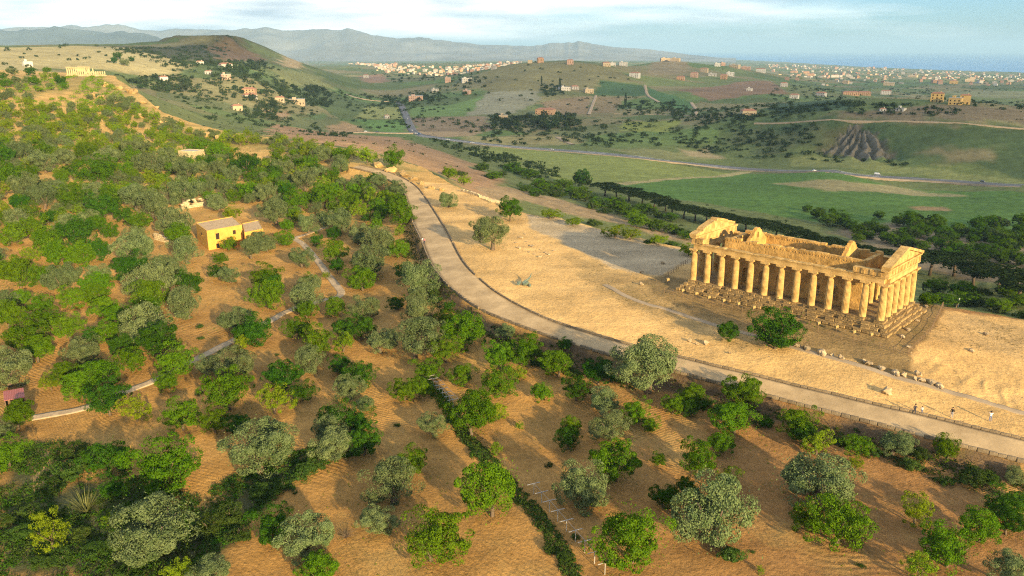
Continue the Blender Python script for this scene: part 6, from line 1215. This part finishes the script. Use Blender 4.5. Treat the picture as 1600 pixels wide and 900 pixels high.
z = height(cand[:, 0], cand[:, 1]); leaf_mass('weeds', np.c_[cand, z - .05], rng.uniform(.10, .38, len(cand)), 9, .08, 'y', 5, 'small green weeds dotted over the ploughed soil')
cand = np.c_[rng.uniform(-10, 120, 4000), rng.uniform(80, 230, 4000)]
cand = cand[inside(cand[:, 0], cand[:, 1], TOPZONES[8][0])]; z = height(cand[:, 0], cand[:, 1])
leaf_mass('dry_grass', np.c_[cand, z - .04], rng.uniform(.12, .35, len(cand)), 9, .07, 'r', 6, 'dry yellow grass on the bank below the temple')
rng = np.random.default_rng(17); Lb = resample(WEED_BANK, 3.2); nb = normals(Lb); kb = 0
for p, q in zip(Lb[14:], nb[14:]):
    for _ in range(2):
        x, y = p - q * rng.uniform(1.5, 6.5)
        if rng.random() < .5 and all((x - a) ** 2 + (y - b) ** 2 > (.3 * c + 1) ** 2 for _, a, b, c in TREES):
            t = plant(rng.choice(['s', 's', 'd']), x, y, rng.uniform(1.6, 3.6), 8000 + kb, name='shrub', hs=.9); kb += 1
            tag(t, 'dark shrub in the thick belt along the foot of the paved way', 'shrub', 'shrubs of the belt below the paved way')
print('bank shrubs', kb)
tc_ = np.concatenate([in_poly(TOPZONES[q][0], n, 70 + q) for q, n in ((5, 900), (6, 500), (7, 160), (4, 700))]); tc_ = tc_[fbm(tc_[:, 0] / 6., tc_[:, 1] / 6., 29) > -.02]; z = height(tc_[:, 0], tc_[:, 1])
leaf_mass('dry_tufts', np.c_[tc_, z - .04], np.random.default_rng(71).uniform(.08, .3, len(tc_)), 10, .06, 'k', 72, 'brown dry tufts dotted over the eroded sandy bank')
for i, (line, w, h) in enumerate(HEDGES):
    L = resample(line, .45); nn = normals(L); rng = np.random.default_rng(60 + i); c = np.concatenate([L + nn * rng.uniform(-w / 2, w / 2, (len(L), 1)) - nn * (w * .12) for _ in range(6)]); z = height(c[:, 0], c[:, 1])
    root = leaf_mass('hedge', np.c_[c, z - .1], rng.uniform(.3, h * .7, len(c)), 30, .13, 'sa'[i], 60 + i, ('straggling dark hedge running beside the long trellis', 'bright green vines under the short trellis')[i], 'hedge', 'thing')
x, y = REED; rng = np.random.default_rng(2); mb = MB(); z = hz(x, y)
t = empty('reed_clump', (x, y, z)); tag(t, 'fan of long pale green reeds in the bottom left scrub', 'reeds')
for k in range(90):
    a = rng.uniform(0, 6.28); b = rng.uniform(.15, .9); Lg = rng.uniform(2.2, 4.6); w = .11; d = Vector((math.cos(a), math.sin(a), 0)); s = Vector((-d.y, d.x, 0)); pts = []
    for q in range(6):
        u = q / 5; p = d * (Lg * b * u + .2) + Vector((0, 0, Lg * (1 - b * .5) * (u - .45 * b * u * u))); ww = w * (1 - u * .9)
        pts.append((p - s * ww, p + s * ww))
    mb.add([v for pr in pts for v in pr], [(2 * q, 2 * q + 1, 2 * q + 3, 2 * q + 2) for q in range(5)])
mb.build('blades', LEAF['r'], t)

# ---------------------------------------------------------------- valley trees and woods
far_crown = [crown_mesh('v', 600 + k, 4, 16, 22, .085, .85, 1.3, .15, .40, .2, .6) for k in range(5)]
def cyp(seed):
    rng = np.random.default_rng(seed); n = 420; zz = rng.random(n); r = .16 * np.sin(np.pi * np.clip(zz * .92 + .06, 0, 1)) ** .7; a = rng.uniform(0, 6.28, n)
    C = np.c_[r * np.cos(a), r * np.sin(a), zz]; co, f = leaves(C, np.c_[np.cos(a), np.sin(a), np.full(n, .3)], .05, rng); return np_mesh('cypress', co, f, LEAF['c'], False)
cyps = [cyp(k) for k in range(2)]
cnt = 0; rng = np.random.default_rng(31)
for i, (poly, n, where) in enumerate(CLUSTERS):
    c = in_poly(poly, n, 300 + i)
    z = height(c[:, 0], c[:, 1])
    for (x, y), zz in zip(c, z):
        w = rng.uniform(5, 11) * (1.25 if i in (3, 9, 10) else 1.); tall = i in (8, 10) and rng.random() < .4
        if cnt < 290:
            o = new('cypress' if tall else 'valley_tree', cyps[cnt % 2] if tall else far_crown[cnt % 5], None, (x, y, zz - .3), (0, 0, rng.uniform(0, 6)))
            o.scale = (w * 1.1, w * 1.1, w * 2.0) if tall else (w, w, w * rng.uniform(.75, 1.1)); cnt += 1
            tag(o, f'{"slim dark cypress" if tall else "dark green tree"} {where}', 'tree', 'trees ' + where)
pts = []
for i, (poly, n) in enumerate(FAR_WOODS): pts.append(in_poly(poly, int(n * 1.7), 700 + i))
for i, (poly, n, _) in enumerate(CLUSTERS): pts.append(in_poly(poly, int(n * 2.4), 800 + i))
c = np.concatenate(pts); r = np.hypot(c[:, 0], c[:, 1]); z = height(c[:, 0], c[:, 1]); ok = z > -122; c, z, r = c[ok], z[ok], r[ok]
sz = np.clip(rng.uniform(1.6, 4.6, len(c)) * (1 + r / 9000), 1.5, 9)
cen = np.repeat(np.c_[c, z + sz * .2], 3, 0) + rng.normal(0, 1, (len(c) * 3, 3)) * np.repeat(sz, 3)[:, None] * np.array([.45, .45, .15])
leaf_mass('distant_trees', cen, np.repeat(sz, 3) * .75, 12, 1.1, 'v', 9, 'distant trees and hedges scattered over the coastal plain')
c = np.c_[rng.uniform(-500, 900, 5000), rng.uniform(330, 1500, 5000)]; e, _ = edge_dist(c[:, 0], c[:, 1]); c = c[(e > 25) & (fbm(c[:, 0] / 120., c[:, 1] / 120., 15) > .0)]
keep = np.ones(len(c), bool)
for poly, cl, so in FIELDS[2:11]: keep &= ~inside(c[:, 0], c[:, 1], poly)
dh, _, _ = seg_dist(c[:, 0], c[:, 1], HIGHWAY); c = c[keep & (dh > 16)][:1500]; z = height(c[:, 0], c[:, 1])
leaf_mass('valley_bushes', np.c_[c, z - .2], rng.uniform(.6, 2.2, len(c)), 14, .5, 'v', 10, 'low dark bushes dotted over the valley slopes')

# ---------------------------------------------------------------- houses of the valley
WALLS = [mat('wall_' + n, tuple(.8 * q for q in c), var=.08, scale=.3) for n, c in (('white', (.60, .57, .51)), ('grey', (.46, .44, .41)), ('pink', (.50, .33, .25)), ('tan', (.52, .41, .27)), ('terracotta', (.48, .30, .18)), ('yellow', (.62, .42, .16)))]
WN = ['white', 'grey', 'pink', 'tan', 'terracotta', 'yellow']
TILE = mat('roof_tiles', (.33, .16, .10), var=.25, scale=.6); FLAT = mat('roof_terrace', (.40, .37, .33), var=.2, scale=.3)
def house(x, y, w, h, k, seed, label):
    rnd = random.Random(seed); d = w * rnd.uniform(.5, .75); h = max(3., min(h, 11)); a = math.atan2(y, x) - math.pi / 2 + rnd.uniform(-.45, .45)
    t = empty('house', (x, y, hz(x, y) - .3), a); tag(t, label, 'house', 'houses of the valley')
    MB().box(-w / 2, 0, -2.5, w / 2, d, h).build('wall', WALLS[k], t)
    if rnd.random() < .55 or k == 4:
        r = MB(); e = .4; rh = min(2.2, d * .22)
        r.add([(-w / 2 - e, -e, h + .01), (w / 2 + e, -e, h + .01), (w / 2 + e, d + e, h + .01), (-w / 2 - e, d + e, h + .01), (-w / 2 + d * .3, d / 2, h + rh), (w / 2 - d * .3, d / 2, h + rh)], [(3, 2, 1, 0), (0, 1, 5, 4), (1, 2, 5), (2, 3, 4, 5), (3, 0, 4)])
        ro = r.build('roof', TILE, t); MB().box(w * .2, d * .6, h, w * .2 + .8, d * .6 + .8, h + rh + .8).build('chimney', WALLS[k], ro)
    else:
        r = MB(); r.box(-w / 2 - .2, -.2, h + .01, w / 2 + .2, d + .2, h + .35); r.build('roof', FLAT, t)
        MB().box(-w * .3, d * .4, h + .36, -w * .3 + w * .25, d * .8, h + 2.4).build('roof_room', WALLS[k], t)
    fl = max(1, int(h / 3.0)); n = max(2, int(w / 3.6)); wm = MB().box(-.6, -.06, 0, .6, .0, 1.5).mesh('window', DARK)
    for f in range(fl):
        for i in range(n):
            if rnd.random() < .85: new('window', wm, t, (-w / 2 + w * (i + .5) / n, -.003, f * 3.0 + 1.0))
    MB().box(-.55, -.08, 0, .55, -.004, 2.2).build('door', DARK, t, (w * .22, 0, 0))
HL = sorted(enumerate(HOUSES), key=lambda e: math.atan2(e[1][0], e[1][1])); seen = {}
def region(x, y):
    a = math.degrees(math.atan2(x, y))
    return 'on the left valley slope' if a < -14 else 'left of the bare round hill' if a < -1.5 else 'on the bare round hill' if a < 8.2 else 'on the hill right of the round hill' if a < 18.5 else 'on the coastal plain at right'
for i, (x, y, w, h, k) in HL: seen.setdefault((region(x, y), k), []).append(i)
for i, (x, y, w, h, k) in HL:
    lst = seen[(region(x, y), k)]; j = lst.index(i)
    pos = '' if len(lst) == 1 else ', leftmost' if j == 0 else ', rightmost' if j == len(lst) - 1 else f', {nth(j)} from left'
    house(x, y, w, h, k, i, f'small {WN[k]} house {region(x, y)}{pos}')
# the town: many plain blocks, too far off to show their parts
def block(seed):
    rnd = random.Random(seed); m = MB(); w, d, h = 1., rnd.uniform(.6, .9), rnd.uniform(.45, .95); m.box(-.5, 0, -.4, .5, d, h); nf = len(m.f); m.box(-.53, -.03, h + .002, .53, d + .03, h + .05); m.box(-.2, d * .3, h + .052, .1, d * .6, h + .2); n2 = len(m.f)
    fl = 3 if h > .7 else 2
    for f in range(fl):
        for q in range(4): m.box(-.42 + q * .23, -.012, (f + .3) * h / fl, -.30 + q * .23, -.002, (f + .75) * h / fl)
    me = m.mesh('town_building', WALLS[seed % 6 if seed % 6 != 5 else 0]); me.materials.append((TILE, FLAT)[seed % 2]); me.materials.append(DARK)
    for p in me.polygons: p.material_index = 0 if p.index < nf else 1 if p.index < n2 else 2
    return me
blk = [block(k) for k in range(9)]
TL_ = ['small pale building in the white town at the foot of the hills', 'small building in the village scattered along the coast']
for i, (poly, n) in enumerate(TOWNS):
    c = in_poly(poly, n, 900 + i); z = height(c[:, 0], c[:, 1])
    for q, ((x, y), zz) in enumerate(zip(c, z)):
        if zz < -120: continue
        w = rng.uniform(7, 13) * (1 + math.hypot(x, y) / 12000); o = new('town_building', blk[(q * 5 + i) % 9], None, (x, y, zz), (0, 0, -math.atan2(x, y) + rng.normal(0, .45))); o.scale = (w, w, w * rng.uniform(.5, .9))
        tag(o, TL_[i], 'building', ('buildings of the white town', 'buildings of the coastal villages')[i])

tm = MB(); idx = []
for i, (poly, n) in enumerate(TOWNS):
    c = in_poly(poly, int(n * 2.2), 950 + i); z = height(c[:, 0], c[:, 1])
    for (x, y), zz in zip(c, z):
        if zz < -120: continue
        w = rng.uniform(4, 8) * (1 + math.hypot(x, y) / 12000); h = rng.uniform(3, 8); a = -math.atan2(x, y) + rng.normal(0, .5); ax = Vector((math.cos(a), math.sin(a), 0)) * w / 1.6; ay = Vector((-math.sin(a), math.cos(a), 0)) * w * .4
        tm.obox((x, y, zz + h / 2 - .5), ax, ay, (0, 0, h / 2 + .5)); k = int(rng.integers(0, 5)); idx += [k, 6 + int(rng.integers(0, 2)), k, k, k, k]
me = tm.mesh('town_roofs'); [me.materials.append(q) for q in WALLS + [TILE, FLAT]]; me.polygons.foreach_set('material_index', np.array(idx, np.int32))
tag(new('smaller_town_buildings', me), 'many smaller far-off buildings between the larger ones of the towns', kind='stuff')
# ---------------------------------------------------------------- cars
PAINT = [mat('car_paint_' + n, c, rough=.3, var=.03, spec=.5) for n, c in (('white', (.75, .75, .74)), ('dark', (.05, .06, .08)), ('grey', (.25, .26, .28)), ('blue', (.08, .18, .40)))]
RUB = mat('tyre_rubber', (.02, .02, .02), var=.1); GLASS = mat('car_glass', (.03, .04, .05), rough=.1, var=.05, spec=.6)
wheel = MB().tube([(0, -.11, 0), (0, .11, 0)], .33, 12).mesh('wheel', RUB)
def car(x, y, k, a):
    van = k == 2; L_, W_, H_ = (5.4, 2.0, 2.3) if van else (4.3, 1.75, 1.45); t = empty('car', (x, y, hz(x, y) + .85), a)
    m = MB(); hb = .85 if not van else 1.2
    m.rings([[(-L_ / 2, -W_ / 2, .3), (-L_ / 2, W_ / 2, .3), (-L_ / 2, W_ / 2, hb - .1), (-L_ / 2, -W_ / 2, hb - .1)], [(0, -W_ / 2, .25), (0, W_ / 2, .25), (0, W_ / 2, hb), (0, -W_ / 2, hb)], [(L_ / 2, -W_ / 2 + .1, .3), (L_ / 2, W_ / 2 - .1, .3), (L_ / 2, W_ / 2 - .1, hb - .25), (L_ / 2, -W_ / 2 + .1, hb - .25)]])
    m.build('body', PAINT[k], t); c0, c1 = (-L_ / 2 + .1, L_ / 2 - 1.2) if van else (-L_ / 2 + .4, L_ / 2 - 1.3)
    g = MB(); i = .18; b_ = W_ / 2
    g.rings([[(c0, -b_ + .02, hb - .05), (c1, -b_ + .02, hb - .05), (c1, b_ - .02, hb - .05), (c0, b_ - .02, hb - .05)], [(c0 + (.05 if van else .5), -b_ + i, H_ - .06), (c1 - .6, -b_ + i, H_ - .06), (c1 - .6, b_ - i, H_ - .06), (c0 + (.05 if van else .5), b_ - i, H_ - .06)]]); g.build('cabin_glass', GLASS if not van else PAINT[0], t)
    MB().box(c0 + (.02 if van else .45), -b_ + i - .03, H_ - .058, c1 - .58, b_ - i + .03, H_).build('roof', PAINT[k if not van else 0], t)
    for sx_ in (-.3, .31):
        for sy_ in (-1, 1): new('wheel', wheel, t, (L_ * sx_, sy_ * (b_ - .1), .33))
    for sy_ in (-1, 1): MB().box(L_ / 2 - .03, sy_ * (b_ - .4) - .15, .5, L_ / 2 + .02, sy_ * (b_ - .4) + .15, .65).build('headlight', WHITE, t)
    return t
CL = ['white car on the main road nearest the junction belt', 'white car halfway along the main road', 'dark van with white box on the main road', 'dark car at the right end of the main road', 'white car on the straight country road', 'dark car on the straight country road', 'white car at the foot of the country road', 'white car turning at the junction', 'blue car at the junction', 'white car parked left of the junction', 'dark car parked left of the junction', 'white car just right of the junction', 'white car second right of the junction']
for i, (x, y, k) in enumerate(CARS):
    d, s_, al = seg_dist(np.array([x]), np.array([y]), HIGHWAY); road_l = HIGHWAY if d[0] < 40 else COUNTRY_ROADS[0] if i < 9 else COUNTRY_ROADS[2]
    P = np.array(road_l); j = int(np.argmin(np.hypot(P[:, 0] - x, P[:, 1] - y))); j = min(j, len(P) - 2); a = math.atan2(*(P[j + 1] - P[j])[::-1])
    t = car(x, y, k, a); tag(t, CL[i], 'car', 'cars on the valley roads')

# ---------------------------------------------------------------- air
hm = bpy.data.materials.new('haze'); hm.use_nodes = True; nt = hm.node_tree; nt.nodes.clear()
o_ = nt.nodes.new('ShaderNodeOutputMaterial'); pv = nt.nodes.new('ShaderNodeVolumePrincipled')
pv.inputs['Color'].default_value = (.46, .74, 1.0, 1); pv.inputs['Density'].default_value = 5.6e-5; pv.inputs['Anisotropy'].default_value = .0
nt.links.new(pv.outputs['Volume'], o_.inputs['Volume'])
tag(MB().box(-60000, -8000, -142, 60000, 60000, 470).build('haze', hm), 'thin pale haze over the valley and the sea', kind='stuff')
# ---------------------------------------------------------------- bank of cloud towards the sun, which keeps the valley in shade
cm = bpy.data.materials.new('cloud'); cm.use_nodes = True; nt = cm.node_tree; nt.nodes.clear()
o_ = nt.nodes.new('ShaderNodeOutputMaterial'); d1 = nt.nodes.new('ShaderNodeBsdfDiffuse'); d1.inputs['Color'].default_value = (.8, .8, .8, 1)
d2 = nt.nodes.new('ShaderNodeBsdfTransparent'); mx = nt.nodes.new('ShaderNodeMixShader'); mx.inputs[0].default_value = .30
nt.links.new(d2.outputs[0], mx.inputs[1]); nt.links.new(d1.outputs[0], mx.inputs[2]); nt.links.new(mx.outputs[0], o_.inputs['Surface'])
CLOUD_Z = 1150.; k = (CLOUD_Z + 45) / math.tan(SUN_EL)
shade = [(420, 60), (215, 190), (130, 225), (80, 300), (30, 390), (-20, 450), (-110, 540), (-210, 640), (-270, 780), (-320, 950), (-340, 1150), (-430, 1420), (-640, 1620), (-1050, 1850), (-1150, 2350), (-500, 2500), (300, 2600), (1500, 2900), (3500, 3100), (5200, 1500), (3500, -400), (1200, -500)]
poly = [(x + k * math.cos(SUN_AZ), y + k * math.sin(SUN_AZ)) for x, y in shade]
P = np.array(poly); xs = np.linspace(P[:, 0].min() - 200, P[:, 0].max() + 200, 150); ys = np.linspace(P[:, 1].min() - 200, P[:, 1].max() + 200, 120); X, Y = np.meshgrid(xs, ys, indexing='ij'); x, y = X.ravel(), Y.ravel()
d, _, _ = seg_dist(x, y, poly, True); d = np.where(inside(x, y, poly), d, -d) + fbm(x / 260., y / 260., 5) * 60
t = smooth(0, 260, d) * (130 + 120 * fbm(x / 500., y / 500., 6)) + 4
ins = d > 0; i = np.arange(len(x)).reshape(X.shape); q = np.stack([i[:-1, :-1], i[1:, :-1], i[1:, 1:], i[:-1, 1:]], -1).reshape(-1, 4); q = q[ins[q].all(1)]
co = np.concatenate([np.c_[x, y, CLOUD_Z + t], np.c_[x, y, CLOUD_Z - t * .25]]); f = np.concatenate([q, q[:, ::-1] + len(x)])
tag(new('cloud_bank', np_mesh('cloud_bank', co, f, cm)), 'bank of cloud between the valley and the low sun', kind='stuff')
